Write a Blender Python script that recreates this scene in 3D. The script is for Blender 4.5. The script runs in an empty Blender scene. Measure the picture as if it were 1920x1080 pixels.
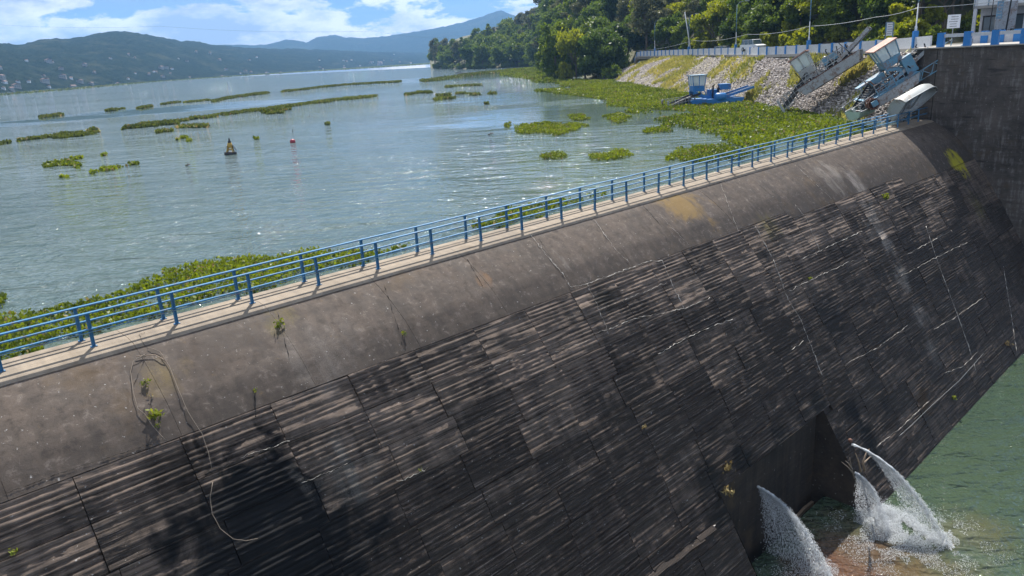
import bpy, math, random
import numpy as np
from mathutils import Matrix, Vector
random.seed(7); RS = np.random.RandomState(11)
R_ = math.radians
scn = bpy.context.scene
COL = scn.collection

# ------------------------------------------------------------------ camera
FPX = 1400.0; CAMZ = 7.2; HS = .06; HY = 161.0
roll = math.atan(HS); dpx = (540 - (HY - HS * 960)) * math.cos(roll); pitch = math.atan(dpx / FPX)
upc = np.array([-math.sin(roll) * math.cos(pitch), math.cos(roll) * math.cos(pitch), math.sin(pitch)])
fwc = np.array([0, 0, -1.0]); fh = fwc - upc * np.dot(fwc, upc); fh /= np.linalg.norm(fh)
rt = np.cross(fh, upc)
RM = np.array([rt, fh, upc])
cam_d = bpy.data.cameras.new('camera'); cam = bpy.data.objects.new('camera', cam_d); COL.objects.link(cam)
cam.matrix_world = Matrix.Translation((0, 0, CAMZ)) @ Matrix(RM.tolist()).to_4x4()
cam_d.sensor_width = 36; cam_d.lens = 36 * FPX / 1920; cam_d.clip_start = .1; cam_d.clip_end = 30000
scn.camera = cam

def ray(x, y):
    v = RM @ np.array([x - 960, 540 - y, -FPX]); return v
def P(x, y, z=0.0):
    r = ray(x, y); t = (z - CAMZ) / r[2]; return np.array([0, 0, CAMZ]) + t * r
def hor(x): return HY - HS * x
def D(x, y, depth):
    """world point seen at photo pixel x, y at a distance in metres along the view"""
    r = ray(x, y); return np.array([0, 0, CAMZ]) + r * depth / FPX

# ------------------------------------------------------------------ world, sun, exposure
SUN_AZ, SUN_EL = 90.0, 53.0
w = bpy.data.worlds.new('World'); scn.world = w; w.use_nodes = True
nt = w.node_tree; nt.nodes.clear()
def N(t, ty, **k):
    n = t.nodes.new(ty)
    for a, b in k.items(): setattr(n, a, b)
    return n
def L(t, a, b): t.links.new(a, b)
def mth(t, op, a, b=None, c=None, clamp=False):
    n = N(t, 'ShaderNodeMath', operation=op); n.use_clamp = clamp
    for i, v in enumerate((a, b, c)):
        if v is None: continue
        if isinstance(v, (int, float)): n.inputs[i].default_value = v
        else: L(t, v, n.inputs[i])
    return n.outputs[0]
def noise(t, vec, scale, detail=4, rough=.55, dist=0.0):
    n = N(t, 'ShaderNodeTexNoise'); n.inputs['Scale'].default_value = scale; n.inputs['Detail'].default_value = detail
    n.inputs['Roughness'].default_value = rough; n.inputs['Distortion'].default_value = dist
    if vec is not None: L(t, vec, n.inputs['Vector'])
    return n.outputs['Fac']
def ramp(t, fac, stops):
    n = N(t, 'ShaderNodeValToRGB'); el = n.color_ramp.elements
    while len(el) < len(stops): el.new(.5)
    for e, (p, c) in zip(el, stops):
        e.position = p
        e.color = (c, c, c, 1) if isinstance(c, (int, float)) else (*c, 1)
    L(t, fac, n.inputs[0]); return n.outputs[0]
def mapr(t, v, a, b, c=0.0, d=1.0):
    n = N(t, 'ShaderNodeMapRange'); n.clamp = True
    n.inputs[1].default_value = a; n.inputs[2].default_value = b; n.inputs[3].default_value = c; n.inputs[4].default_value = d
    L(t, v, n.inputs[0]); return n.outputs[0]
def mixc(t, f, a, b):
    n = N(t, 'ShaderNodeMix', data_type='RGBA')
    for i, v in ((0, f), (6, a), (7, b)):
        if isinstance(v, (int, float)): n.inputs[i].default_value = v
        elif isinstance(v, tuple): n.inputs[i].default_value = (*v, 1)
        else: L(t, v, n.inputs[i])
    return n.outputs[2]
def mapping(t, vec, scale=(1, 1, 1), rot=(0, 0, 0), loc=(0, 0, 0)):
    n = N(t, 'ShaderNodeMapping'); n.inputs['Scale'].default_value = scale; n.inputs['Rotation'].default_value = rot
    n.inputs['Location'].default_value = loc
    L(t, vec, n.inputs[0]); return n.outputs[0]

sky = N(nt, 'ShaderNodeTexSky', sky_type='NISHITA'); sky.sun_disc = False
sky.sun_elevation = R_(SUN_EL); sky.sun_rotation = R_(90 - SUN_AZ); sky.air_density = 1.0; sky.dust_density = .6; sky.ozone_density = 1.6
tc = N(nt, 'ShaderNodeTexCoord'); gen = tc.outputs['Generated']
sep = N(nt, 'ShaderNodeSeparateXYZ'); L(nt, gen, sep.inputs[0])
# clouds: billows low over the hills, a large bank to the left, thin veils higher up
zc = mth(nt, 'MAXIMUM', sep.outputs[2], 0.0)
azi = mth(nt, 'ARCTAN2', sep.outputs[0], sep.outputs[1])
cmb = N(nt, 'ShaderNodeCombineXYZ'); L(nt, azi, cmb.inputs[0]); L(nt, mth(nt, 'MULTIPLY', zc, 2.3), cmb.inputs[1])
n1 = noise(nt, mapping(nt, cmb.outputs[0], loc=(3.1, .4, 0)), 6.5, 9, .6, .15)
bank = mapr(nt, azi, -.20, -.48, 0.0, .17)               # more cloud towards the left of the view
low = mapr(nt, zc, .068, .042, 0.0, .14)
lowleft = mth(nt, 'MULTIPLY', low, mapr(nt, azi, .20, -.15, .0, 1.0))
hi = mapr(nt, zc, .13, .30, 0.0, .07)
cl = mth(nt, 'ADD', mth(nt, 'ADD', mth(nt, 'ADD', n1, bank), lowleft), hi)
cmask = mapr(nt, cl, .538, .582)
shade = noise(nt, mapping(nt, cmb.outputs[0], loc=(3.1, .43, .3)), 9, 7, .6)
sk2 = mth(nt, 'ADD', mth(nt, 'MULTIPLY', shade, 1.0), mth(nt, 'MULTIPLY', mapr(nt, cl, .56, .80), -.26))
ccol = mixc(nt, mapr(nt, sk2, .27, .50), (4.8, 5.9, 7.9), (13.0, 13.0, 13.2))
veil = mapr(nt, noise(nt, mapping(nt, cmb.outputs[0], scale=(.6, 2.6, 1)), 5.0, 6, .6), .42, .8, .06, .5)
blue = mixc(nt, mapr(nt, zc, .0, .11), (2.8, 5.8, 9.6), (.9, 3.5, 8.8))
hz = mapr(nt, zc, .25, .9, .85, .25)
skycol = mixc(nt, veil, mixc(nt, hz, sky.outputs[0], blue), (6.3, 7.4, 8.8))
final = mixc(nt, cmask, skycol, ccol)
bg = N(nt, 'ShaderNodeBackground'); bg.inputs['Strength'].default_value = .052
L(nt, final, bg.inputs[0]); out = N(nt, 'ShaderNodeOutputWorld'); L(nt, bg.outputs[0], out.inputs[0])

sd = bpy.data.lights.new('sun', 'SUN'); sd.energy = 5.0; sd.angle = R_(.5); sd.color = (1, .955, .88)
so = bpy.data.objects.new('sun', sd); COL.objects.link(so)
sdir = Vector((math.cos(R_(SUN_AZ)) * math.cos(R_(SUN_EL)), math.sin(R_(SUN_AZ)) * math.cos(R_(SUN_EL)), math.sin(R_(SUN_EL))))
so.rotation_euler = sdir.to_track_quat('Z', 'Y').to_euler(); so.location = (0, 0, 60)
vs = scn.view_settings; vs.view_transform = 'Standard'; vs.look = 'None'; vs.gamma = 1; vs.exposure = 0.85; vs.use_curve_mapping = False
scn.render.engine = 'CYCLES'
cy = scn.cycles; cy.max_bounces = 6; cy.diffuse_bounces = 2; cy.glossy_bounces = 3; cy.transmission_bounces = 3; cy.volume_bounces = 0
cy.transparent_max_bounces = 6; cy.use_denoising = True; cy.sample_clamp_indirect = 6; cy.sample_clamp_direct = 0; cy.caustics_reflective = False; cy.caustics_refractive = False
cy.volume_step_rate = 10; cy.use_adaptive_sampling = True; cy.adaptive_threshold = .015

# ------------------------------------------------------------------ helpers
def tag(o, label=None, cat=None, group=None, kind=None):
    if label: o['label'] = label
    if cat: o['category'] = cat
    if group: o['group'] = group
    if kind: o['kind'] = kind
    return o
def empty(name, loc=(0, 0, 0), rz=0.0, M=None):
    o = bpy.data.objects.new(name, None); o.empty_display_size = .3; COL.objects.link(o)
    if M is not None: o.matrix_world = M
    else: o.location = loc; o.rotation_euler = (0, 0, rz)
    return o
def copy_tree(o, parent=None):
    c = o.copy(); COL.objects.link(c); c.parent = parent
    for ch in list(o.children): copy_tree(ch, c)
    return c
def nmesh(name, verts, faces, mats=(), midx=None, smooth=False, attrs=None):
    """numpy mesh: verts (n,3), faces (m,k) all of one size"""
    verts = np.asarray(verts, dtype=np.float32); faces = np.asarray(faces, dtype=np.int32)
    me = bpy.data.meshes.new(name); k = faces.shape[1]; m = len(faces)
    me.vertices.add(len(verts)); me.vertices.foreach_set('co', verts.ravel())
    me.loops.add(m * k); me.loops.foreach_set('vertex_index', faces.ravel())
    me.polygons.add(m); me.polygons.foreach_set('loop_start', np.arange(0, m * k, k, dtype=np.int32))
    me.polygons.foreach_set('loop_total', np.full(m, k, dtype=np.int32))
    if smooth: me.polygons.foreach_set('use_smooth', np.ones(m, dtype=bool))
    for mt in mats: me.materials.append(mt)
    if midx is not None: me.polygons.foreach_set('material_index', np.asarray(midx, dtype=np.int32))
    me.update(calc_edges=True)
    if attrs:
        for an, (dom, vals) in attrs.items():
            a = me.attributes.new(an, 'FLOAT', dom); a.data.foreach_set('value', np.asarray(vals, dtype=np.float32))
    return me
def link(name, me, parent=None):
    o = bpy.data.objects.new(name, me); COL.objects.link(o)
    if parent is not None: o.parent = parent
    return o
class MB:
    def __init__(s): s.v = []; s.f = []; s.m = []
    def add(s, vs, fs, mi=0):
        b = len(s.v); s.v += [tuple(map(float, v)) for v in vs]; s.f += [tuple(b + i for i in f) for f in fs]; s.m += [mi] * len(fs)
        return s
    def box(s, c, sz, rot=None, mi=0, taper=None):
        hx, hy, hz = sz[0] / 2, sz[1] / 2, sz[2] / 2
        pts = [(-hx, -hy, -hz), (hx, -hy, -hz), (hx, hy, -hz), (-hx, hy, -hz), (-hx, -hy, hz), (hx, -hy, hz), (hx, hy, hz), (-hx, hy, hz)]
        if taper: pts = [(x * (taper if z > 0 else 1), y * (taper if z > 0 else 1), z) for x, y, z in pts]
        if rot is not None: pts = [tuple(rot @ Vector(p)) for p in pts]
        pts = [(x + c[0], y + c[1], z + c[2]) for x, y, z in pts]
        return s.add(pts, [(0, 3, 2, 1), (4, 5, 6, 7), (0, 1, 5, 4), (1, 2, 6, 5), (2, 3, 7, 6), (3, 0, 4, 7)], mi)
    def bar(s, a, b, wd, th=None, mi=0, up=(0, 0, 1)):
        a = Vector(a); b = Vector(b); d = b - a; l = d.length
        if l < 1e-6: return s
        d.normalize(); u = Vector(up)
        if abs(d.dot(u)) > .98: u = Vector((1, 0, 0))
        x = d.cross(u).normalized(); y = x.cross(d)
        th = th or wd; pts = []
        for p in (a, b):
            for sx, sy in ((-1, -1), (1, -1), (1, 1), (-1, 1)): pts.append(p + x * sx * wd / 2 + y * sy * th / 2)
        return s.add(pts, [(0, 1, 2, 3), (7, 6, 5, 4), (0, 4, 5, 1), (1, 5, 6, 2), (2, 6, 7, 3), (3, 7, 4, 0)], mi)
    def tube(s, pts, r, n=6, mi=0, cap=True):
        pts = [Vector(p) for p in pts]; k = len(pts)
        rs = r if isinstance(r, (list, tuple)) else [r] * k
        vs = []; px = None
        for i, p in enumerate(pts):
            d = (pts[min(i + 1, k - 1)] - pts[max(i - 1, 0)])
            if d.length < 1e-9: d = Vector((0, 0, 1))
            d.normalize()
            if px is None:
                px = d.cross(Vector((0, 0, 1)))
                if px.length < .05: px = Vector((1, 0, 0))
            px = (px - d * px.dot(d)).normalized(); py = d.cross(px)
            for j in range(n):
                t = 2 * math.pi * j / n; vs.append(p + (px * math.cos(t) + py * math.sin(t)) * rs[i])
        fs = [(i * n + j, i * n + (j + 1) % n, (i + 1) * n + (j + 1) % n, (i + 1) * n + j) for i in range(k - 1) for j in range(n)]
        if cap: fs += [tuple(range(n))[::-1], tuple((k - 1) * n + j for j in range(n))]
        return s.add(vs, fs, mi)
    def lathe(s, prof, c=(0, 0, 0), n=12, mi=0):
        vs = []; k = len(prof)
        for r, z in prof:
            for j in range(n):
                t = 2 * math.pi * j / n; vs.append((c[0] + r * math.cos(t), c[1] + r * math.sin(t), c[2] + z))
        fs = [(i * n + j, i * n + (j + 1) % n, (i + 1) * n + (j + 1) % n, (i + 1) * n + j) for i in range(k - 1) for j in range(n)]
        fs += [tuple(range(n))[::-1], tuple((k - 1) * n + j for j in range(n))]
        return s.add(vs, fs, mi)
    def prism(s, poly, y0, y1, mi=0):
        """poly in x,z extruded along y"""
        n = len(poly); vs = [(x, y0, z) for x, z in poly] + [(x, y1, z) for x, z in poly]
        fs = [tuple(range(n)), tuple(range(n, 2 * n))[::-1]] + [(i, n + i, n + (i + 1) % n, (i + 1) % n) for i in range(n)]
        return s.add(vs, fs, mi)
    def mesh(s, name, mats, smooth=False):
        me = bpy.data.meshes.new(name); me.from_pydata(s.v, [], s.f)
        for m in (mats if isinstance(mats, (list, tuple)) else [mats]): me.materials.append(m)
        me.polygons.foreach_set('material_index', s.m)
        if smooth: me.polygons.foreach_set('use_smooth', [True] * len(s.f))
        me.update(); return me
    def build(s, name, mats, parent=None, smooth=False): return link(name, s.mesh(name, mats, smooth), parent)

# ------------------------------------------------------------------ materials
def newmat(name):
    m = bpy.data.materials.new(name); m.use_nodes = True; t = m.node_tree
    return m, t, t.nodes['Principled BSDF']
def bump(t, h, strength=.5, dist=.02, nrm=None):
    n = N(t, 'ShaderNodeBump'); n.inputs['Strength'].default_value = strength; n.inputs['Distance'].default_value = dist
    L(t, h, n.inputs['Height'])
    if nrm is not None: L(t, nrm, n.inputs['Normal'])
    return n.outputs[0]
def paint(name, col, rough=.5, wear=.35, wearcol=(.16, .09, .05), metal=0.0, scale=3.0, var=.25):
    m, t, b = newmat(name); o = N(t, 'ShaderNodeTexCoord').outputs['Object']
    n = noise(t, o, scale, 7, .65); n2 = noise(t, o, scale * 6, 4, .6)
    c = mixc(t, mapr(t, n2, .3, .7, 0, var), col, tuple(v * .45 for v in col))
    c = mixc(t, mapr(t, mth(t, 'ADD', mth(t, 'MULTIPLY', n, .7), mth(t, 'MULTIPLY', n2, .3)), .62 - wear * .2, .68 - wear * .12, 0, .85 if wear > 0 else 0), c, wearcol)
    L(t, c, b.inputs['Base Color']); b.inputs['Roughness'].default_value = rough; b.inputs['Metallic'].default_value = metal
    L(t, bump(t, n2, .25, .01), b.inputs['Normal']); return m
MAT = {}
MAT['rail'] = paint('blue_rail_paint', (.032, .17, .34), .42, .55, (.12, .1, .09), 0, 5)
MAT['blue'] = paint('blue_paint', (.02, .19, .52), .55, .12, (.2, .25, .3), 0, 2.2)
MAT['boatblue'] = paint('boat_blue_paint', (.02, .17, .45), .45, .3, (.12, .07, .05), 0, 1.4)
MAT['oldblue'] = paint('faded_blue_paint', (.11, .26, .38), .6, .7, (.2, .13, .1), 0, 1.4)
MAT['white'] = paint('white_wall_paint', (.58, .59, .62), .7, .2, (.35, .32, .28), 0, .8, .35)
MAT['curb'] = paint('dirty_concrete', (.34, .32, .29), .85, .5, (.16, .14, .12), 0, 1.0)
MAT['greymetal'] = paint('grey_metal', (.33, .35, .37), .5, .6, (.17, .1, .07), .2, 1.6)
MAT['palemetal'] = paint('pale_metal', (.36, .38, .38), .45, .5, (.25, .2, .17), .3, 1.2)
MAT['rust'] = paint('rust', (.13, .06, .04), .8, .4, (.1, .05, .035), 0, 3)
MAT['roofpink'] = paint('faded_red_roof', (.40, .21, .16), .7, .45, (.5, .42, .36), 0, 2)
MAT['dark'] = paint('dark_metal', (.03, .032, .035), .5, .2, (.1, .06, .04), .3, 3)
MAT['green'] = paint('pale_green_paint', (.34, .46, .38), .5, .4, (.2, .14, .1), 0, 1.6)
MAT['wood'] = paint('weathered_wood', (.27, .2, .14), .8, .4, (.1, .07, .05), 0, 4)
MAT['yellow'] = paint('yellow_ochre_paint', (.52, .33, .06), .6, .5, (.2, .12, .06), 0, 4)
MAT['redp'] = paint('dark_red_plastic', (.32, .03, .05), .45, .1, (.2, .05, .05), 0, 4)
MAT['whitemetal'] = paint('white_metal', (.72, .74, .76), .4, .1, (.3, .25, .2), 0, 2)
MAT['rubber'] = paint('rubber', (.02, .02, .02), .8, 0)
MAT['skin'] = paint('skin', (.35, .2, .13), .6, 0)
MAT['cloth_dark'] = paint('dark_clothing', (.02, .022, .04), .9, 0)
MAT['cloth_red'] = paint('dark_red_clothing', (.12, .02, .02), .9, 0)
MAT['asphalt'] = paint('asphalt', (.055, .055, .055), .9, .2, (.09, .085, .08), 0, 2)
def glassmat(name, col, rough=.08):
    m, t, b = newmat(name); o = N(t, 'ShaderNodeTexCoord').outputs['Object']
    L(t, mixc(t, noise(t, o, 2, 3), col, tuple(v * 2 for v in col)), b.inputs['Base Color'])
    b.inputs['Roughness'].default_value = rough; b.inputs['Specular IOR Level'].default_value = .9; return m
MAT['glass'] = glassmat('window_glass', (.05, .07, .08))
def clearglass():
    m, t, b = newmat('cabin_glass'); b.inputs['Base Color'].default_value = (.7, .8, .82, 1); b.inputs['Roughness'].default_value = .1
    b.inputs['Alpha'].default_value = .45; return m
MAT['cabinglass'] = clearglass()

def concrete(name, base, dark, lap=0.0, spots=(), lime=0.0):
    """base / dark weathered concrete in the dam's own frame (x along the crest, y upstream, z up)"""
    m, t, b = newmat(name); o = N(t, 'ShaderNodeTexCoord').outputs['Object']
    oi = N(t, 'ShaderNodeObjectInfo')
    fine = noise(t, o, 28, 6, .7)
    mid = noise(t, mapping(t, o, (1, .7, .7)), 1.1, 8, .62, .6)
    big = noise(t, o, .16, 4, .5)
    runs = noise(t, mapping(t, o, (2.2, .22, .22)), 1.2, 6, .6, .3)         # stains that ran down the slope
    bands = noise(t, mapping(t, o, (.28, 2.6, 4.2)), 1.4, 7, .65, .2)       # wear along the boards
    strk = noise(t, mapping(t, o, (.14, 8.0, 14.0)), 2.1, 5, .75, .05)
    gate = mapr(t, noise(t, mapping(t, o, (.8, .8, .8)), .8, 5, .6), .38, .62)
    k = mth(t, 'ADD', mth(t, 'MULTIPLY', mid, .34), mth(t, 'MULTIPLY', runs, .3))
    k = mth(t, 'ADD', k, mth(t, 'MULTIPLY', bands, .2 + lap * .2))
    k = mth(t, 'ADD', k, mth(t, 'MULTIPLY', big, .22))
    k = mth(t, 'ADD', k, mth(t, 'MULTIPLY', mth(t, 'SUBTRACT', oi.outputs['Random'], .5), .13 * lap))
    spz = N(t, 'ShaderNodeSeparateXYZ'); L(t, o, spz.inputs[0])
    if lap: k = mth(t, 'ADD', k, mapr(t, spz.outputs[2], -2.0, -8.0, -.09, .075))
    elif name == 'cap_concrete': k = mth(t, 'ADD', k, mapr(t, spz.outputs[2], -1.0, -2.3, -.02, .10))
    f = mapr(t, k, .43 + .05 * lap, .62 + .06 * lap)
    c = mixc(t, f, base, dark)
    c = mixc(t, mapr(t, fine, .35, .7, 0, .5), c, tuple(v * .55 for v in base))
    if name == 'cap_concrete':
        m2 = noise(t, o, 3.2, 8, .72, .4); m3 = noise(t, o, .42, 6, .6, .8)
        c = mixc(t, mapr(t, m2, .50, .66, 0, .75), c, (.040, .032, .027)); c = mixc(t, mapr(t, m2, .44, .33, 0, .55), c, (.21, .175, .15))
        c = mixc(t, mapr(t, m3, .52, .66, 0, .6), c, (.055, .043, .036)); c = mixc(t, mapr(t, noise(t, o, 2.4, 7, .8), .62, .70, 0, .5), c, (.17, .11, .045))
    # brown algae and pale lime
    c = mixc(t, mapr(t, noise(t, o, .55, 6, .65), .58, .7, 0, .45), c, (.10, .066, .035) if lap == 0 else (.05, .034, .024))
    c = mixc(t, mapr(t, noise(t, mapping(t, o, (1.4, .3, .3)), .9, 7, .7), .66, .74, 0, .3), c, (.26, .24, .22))
    if lap:
        c = mixc(t, mth(t, 'MULTIPLY', mapr(t, strk, .57, .63, 0, .85), gate), c, (.25, .20, .168))
        c = mixc(t, mth(t, 'MULTIPLY', mapr(t, strk, .46, .40, 0, .9), mapr(t, gate, 0, 1, 1, .45)), c, (.014, .012, .011))
    sp = mapr(t, noise(t, o, 8.5, 3, .6), .69, .73, 0, .9)
    c = mixc(t, sp, c, (.36, .34, .32))
    if lime:
        vs_ = noise(t, mapping(t, o, (2.0, 2.0, .28)), 1.6, 7, .7); hs_ = noise(t, mapping(t, o, (.3, .3, 2.4)), 1.0, 6, .7)
        c = mixc(t, mapr(t, mth(t, 'ADD', mth(t, 'MULTIPLY', vs_, .6), mth(t, 'MULTIPLY', hs_, .4)), .52, .62, 0, lime), c, (.24, .225, .215))
        c = mixc(t, mapr(t, hs_, .42, .34, 0, .7), c, (.02, .018, .018))
    for (cx, cy_, cz), r, colr, amt in spots:
        vm = N(t, 'ShaderNodeVectorMath', operation='DISTANCE'); L(t, o, vm.inputs[0]); vm.inputs[1].default_value = (cx, cy_, cz)
        dd = mth(t, 'ADD', vm.outputs['Value'], mth(t, 'MULTIPLY', mth(t, 'SUBTRACT', mid, .5), r * 3.0))
        am = mapr(t, dd, r, r * .45, 0, amt)
        if amt <= .5: am = mth(t, 'MULTIPLY', am, mapr(t, mth(t, 'ADD', mth(t, 'MULTIPLY', runs, .5), mth(t, 'MULTIPLY', fine, .5)), .42, .56))
        c = mixc(t, am, c, colr)
    L(t, c, b.inputs['Base Color'])
    L(t, mapr(t, mid, .3, .7, .93, .72), b.inputs['Roughness']); b.inputs['Specular IOR Level'].default_value = .25
    sepz = N(t, 'ShaderNodeSeparateXYZ'); L(t, o, sepz.inputs[0])
    h = mth(t, 'ADD', mth(t, 'MULTIPLY', fine, .6), mth(t, 'MULTIPLY', strk if lap else bands, 1.6 if lap else .3))
    L(t, bump(t, h, .55, .03), b.inputs['Normal'])
    return m

# ------------------------------------------------------------------ dam frame and profile
AX = np.array([.7351545, .6778996]); UPS = np.array([-AX[1], AX[0]]); DC = np.array([10.85278568, 41.02533731])
PROF = np.array([(-3, -6), (-1.0, -.9), (-.95, 0.0), (.1, 0), (.5, -.06), (1.1, -.36), (1.8, -.8), (2.5, -1.32), (3.2, -2.05), (3.9, -2.9), (4.7, -3.95), (5.5, -5.15),
                 (6.3, -6.42), (7.2, -7.9), (11.6, -15.3), (13.1, -17.9)], dtype=float)
PP = PROF[3:]
ARC = np.concatenate([[0], np.cumsum(np.hypot(*np.diff(PP, axis=0).T))])
def face_pt(s, a, off=0.0):
    """dam-local coordinates of a point at crest length s and arc length a down the face"""
    a = np.asarray(a, float); e = .12
    d = np.interp(a, ARC, PP[:, 0]); z = np.interp(a, ARC, PP[:, 1])
    d0, d1 = np.interp(a - e, ARC, PP[:, 0]), np.interp(a + e, ARC, PP[:, 0]); z0, z1 = np.interp(a - e, ARC, PP[:, 1]), np.interp(a + e, ARC, PP[:, 1])
    tx, tz = d1 - d0, z1 - z0; l = np.hypot(tx, tz) + 1e-9
    nx, nz = -tz / l, tx / l
    d = d + nx * off; z = z + nz * off
    s = np.broadcast_to(s, d.shape)
    return np.stack([s, -d, z], -1)
def surf(x, y):
    """dam surface coordinates (s, arc) seen at a photo pixel"""
    r = ray(x, y); r = r / np.linalg.norm(r); t = np.linspace(12, 110, 9800)
    p = np.array([0, 0, CAMZ])[None] + t[:, None] * r[None]
    d = -(p[:, :2] - DC) @ UPS; z = np.interp(d, PROF[:, 0], PROF[:, 1], left=-6, right=-30)
    i = int(np.argmax(p[:, 2] < z)); q = p[i]
    return float((q[:2] - DC) @ AX), float(np.interp(d[i], PP[:, 0], ARC))
def dam_xyz(s, d, z): q = DC + AX * s - UPS * d; return np.array([q[0], q[1], z])
def on_d(x, y, d):
    r = ray(x, y); t = (d + DC @ -UPS) / (r[:2] @ -UPS); return np.array([0, 0, CAMZ]) + t * r
def to_dam(p): return np.array([(p[:2] - DC) @ AX, (p[:2] - DC) @ UPS, p[2]])
DAMM = Matrix(((AX[0], UPS[0], 0, DC[0]), (AX[1], UPS[1], 0, DC[1]), (0, 0, 1, 0), (0, 0, 0, 1)))
LAKE_Z = -.6; POOL_Z = -15.0; PIER_S = 33.97
def spot(x, y, r, col, amt):
    s, a = surf(x, y); return (tuple(face_pt(s, a)), r, col, amt)
MOSS = (.30, .27, .015); LICH = (.24, .15, .04)
sp_all = [spot(1795, 305, 1.5, MOSS, .95), spot(1280, 385, 1.6, LICH, .6), spot(905, 525, .4, (.30, .16, .07), .35), spot(1440, 425, 1.0, (.12, .1, .03), .5),
          spot(520, 605, .7, (.2, .16, .05), .5), spot(290, 700, .8, (.22, .16, .06), .4), spot(1830, 385, 1.3, (.16, .14, .05), .5)]
wet = [spot(500, 930, 1.7, (.004, .004, .005), .98), spot(585, 985, 1.5, (.004, .004, .005), .98), spot(520, 990, 2.9, (.005, .005, .006), .98), spot(590, 1060, 2.3, (.006, .006, .007), .95), spot(430, 1010, 1.8, (.008, .008, .009), .8), spot(640, 900, .7, (.01, .01, .01), .5),
       spot(1130, 560, .8, (.012, .012, .01), .7), spot(1560, 590, 1.5, (.014, .013, .014), .6), spot(330, 880, .8, (.02, .015, .012), .6), spot(1600, 770, .9, (.008, .007, .007), .9), spot(1620, 815, 1.1, (.008, .007, .007), .95), spot(1660, 760, .6, (.01, .009, .009), .8), spot(1640, 860, 1.0, (.008, .008, .008), .9), spot(1735, 760, .8, (.05, .028, .012), .6), spot(1330, 900, 1.0, (.01, .009, .008), .8), spot(1390, 858, .9, (.01, .009, .008), .9), spot(1465, 812, 1.0, (.01, .009, .008), .9), spot(1535, 755, .8, (.01, .009, .008), .85), spot(1350, 960, .9, (.01, .009, .008), .85), spot(1575, 830, .8, (.012, .010, .009), .8), spot(1500, 780, 1.1, (.012, .010, .009), .6), spot(1600, 900, .9, (.01, .008, .007), .9)]
pale = [spot(1560, 330, 1.6, (.27, .245, .22), .5), spot(1620, 360, 1.2, (.28, .25, .22), .5), spot(1640, 430, 1.1, (.3, .27, .24), .45), spot(1600, 335, 1.0, (.34, .30, .27), .5), spot(1632, 395, 1.0, (.34, .30, .27), .5), spot(1660, 455, 1.0, (.32, .28, .25), .5), spot(1692, 520, 1.0, (.28, .25, .22), .5), spot(1722, 590, 1.0, (.24, .21, .19), .5), spot(1750, 660, 1.0, (.2, .18, .16), .5), spot(600, 660, 1.5, (.21, .185, .165), .4), spot(640, 880, 1.2, (.2, .18, .16), .5)]
MAT['cap'] = concrete('cap_concrete', (.125, .098, .080), (.052, .042, .036), 0, sp_all + pale)
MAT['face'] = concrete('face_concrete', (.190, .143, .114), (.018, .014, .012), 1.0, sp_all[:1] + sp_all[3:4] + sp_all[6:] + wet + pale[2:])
MAT['deck'] = concrete('deck_concrete', (.34, .28, .215), (.17, .14, .11), 0)
MAT['core'] = paint('dark_joint_concrete', (.035, .03, .028), .95, .3, (.09, .08, .07), 0, 2)  # dark core concrete seen through the panel joints
MAT['pier'] = concrete('pier_concrete', (.125, .104, .092), (.030, .026, .024), 0, (), .55)
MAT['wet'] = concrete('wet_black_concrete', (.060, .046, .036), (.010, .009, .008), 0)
MAT['lime'] = paint('lime_deposit', (.50, .46, .41), .9, .3, (.25, .22, .2), 0, 5)
MAT['crack'] = paint('black_crack', (.012, .011, .01), 1, 0)  # near-black colour of the thin cracks and the pier groove
MAT['root'] = paint('dead_root', (.21, .17, .135), .9, .3, (.12, .1, .08), 0, 6)

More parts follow.
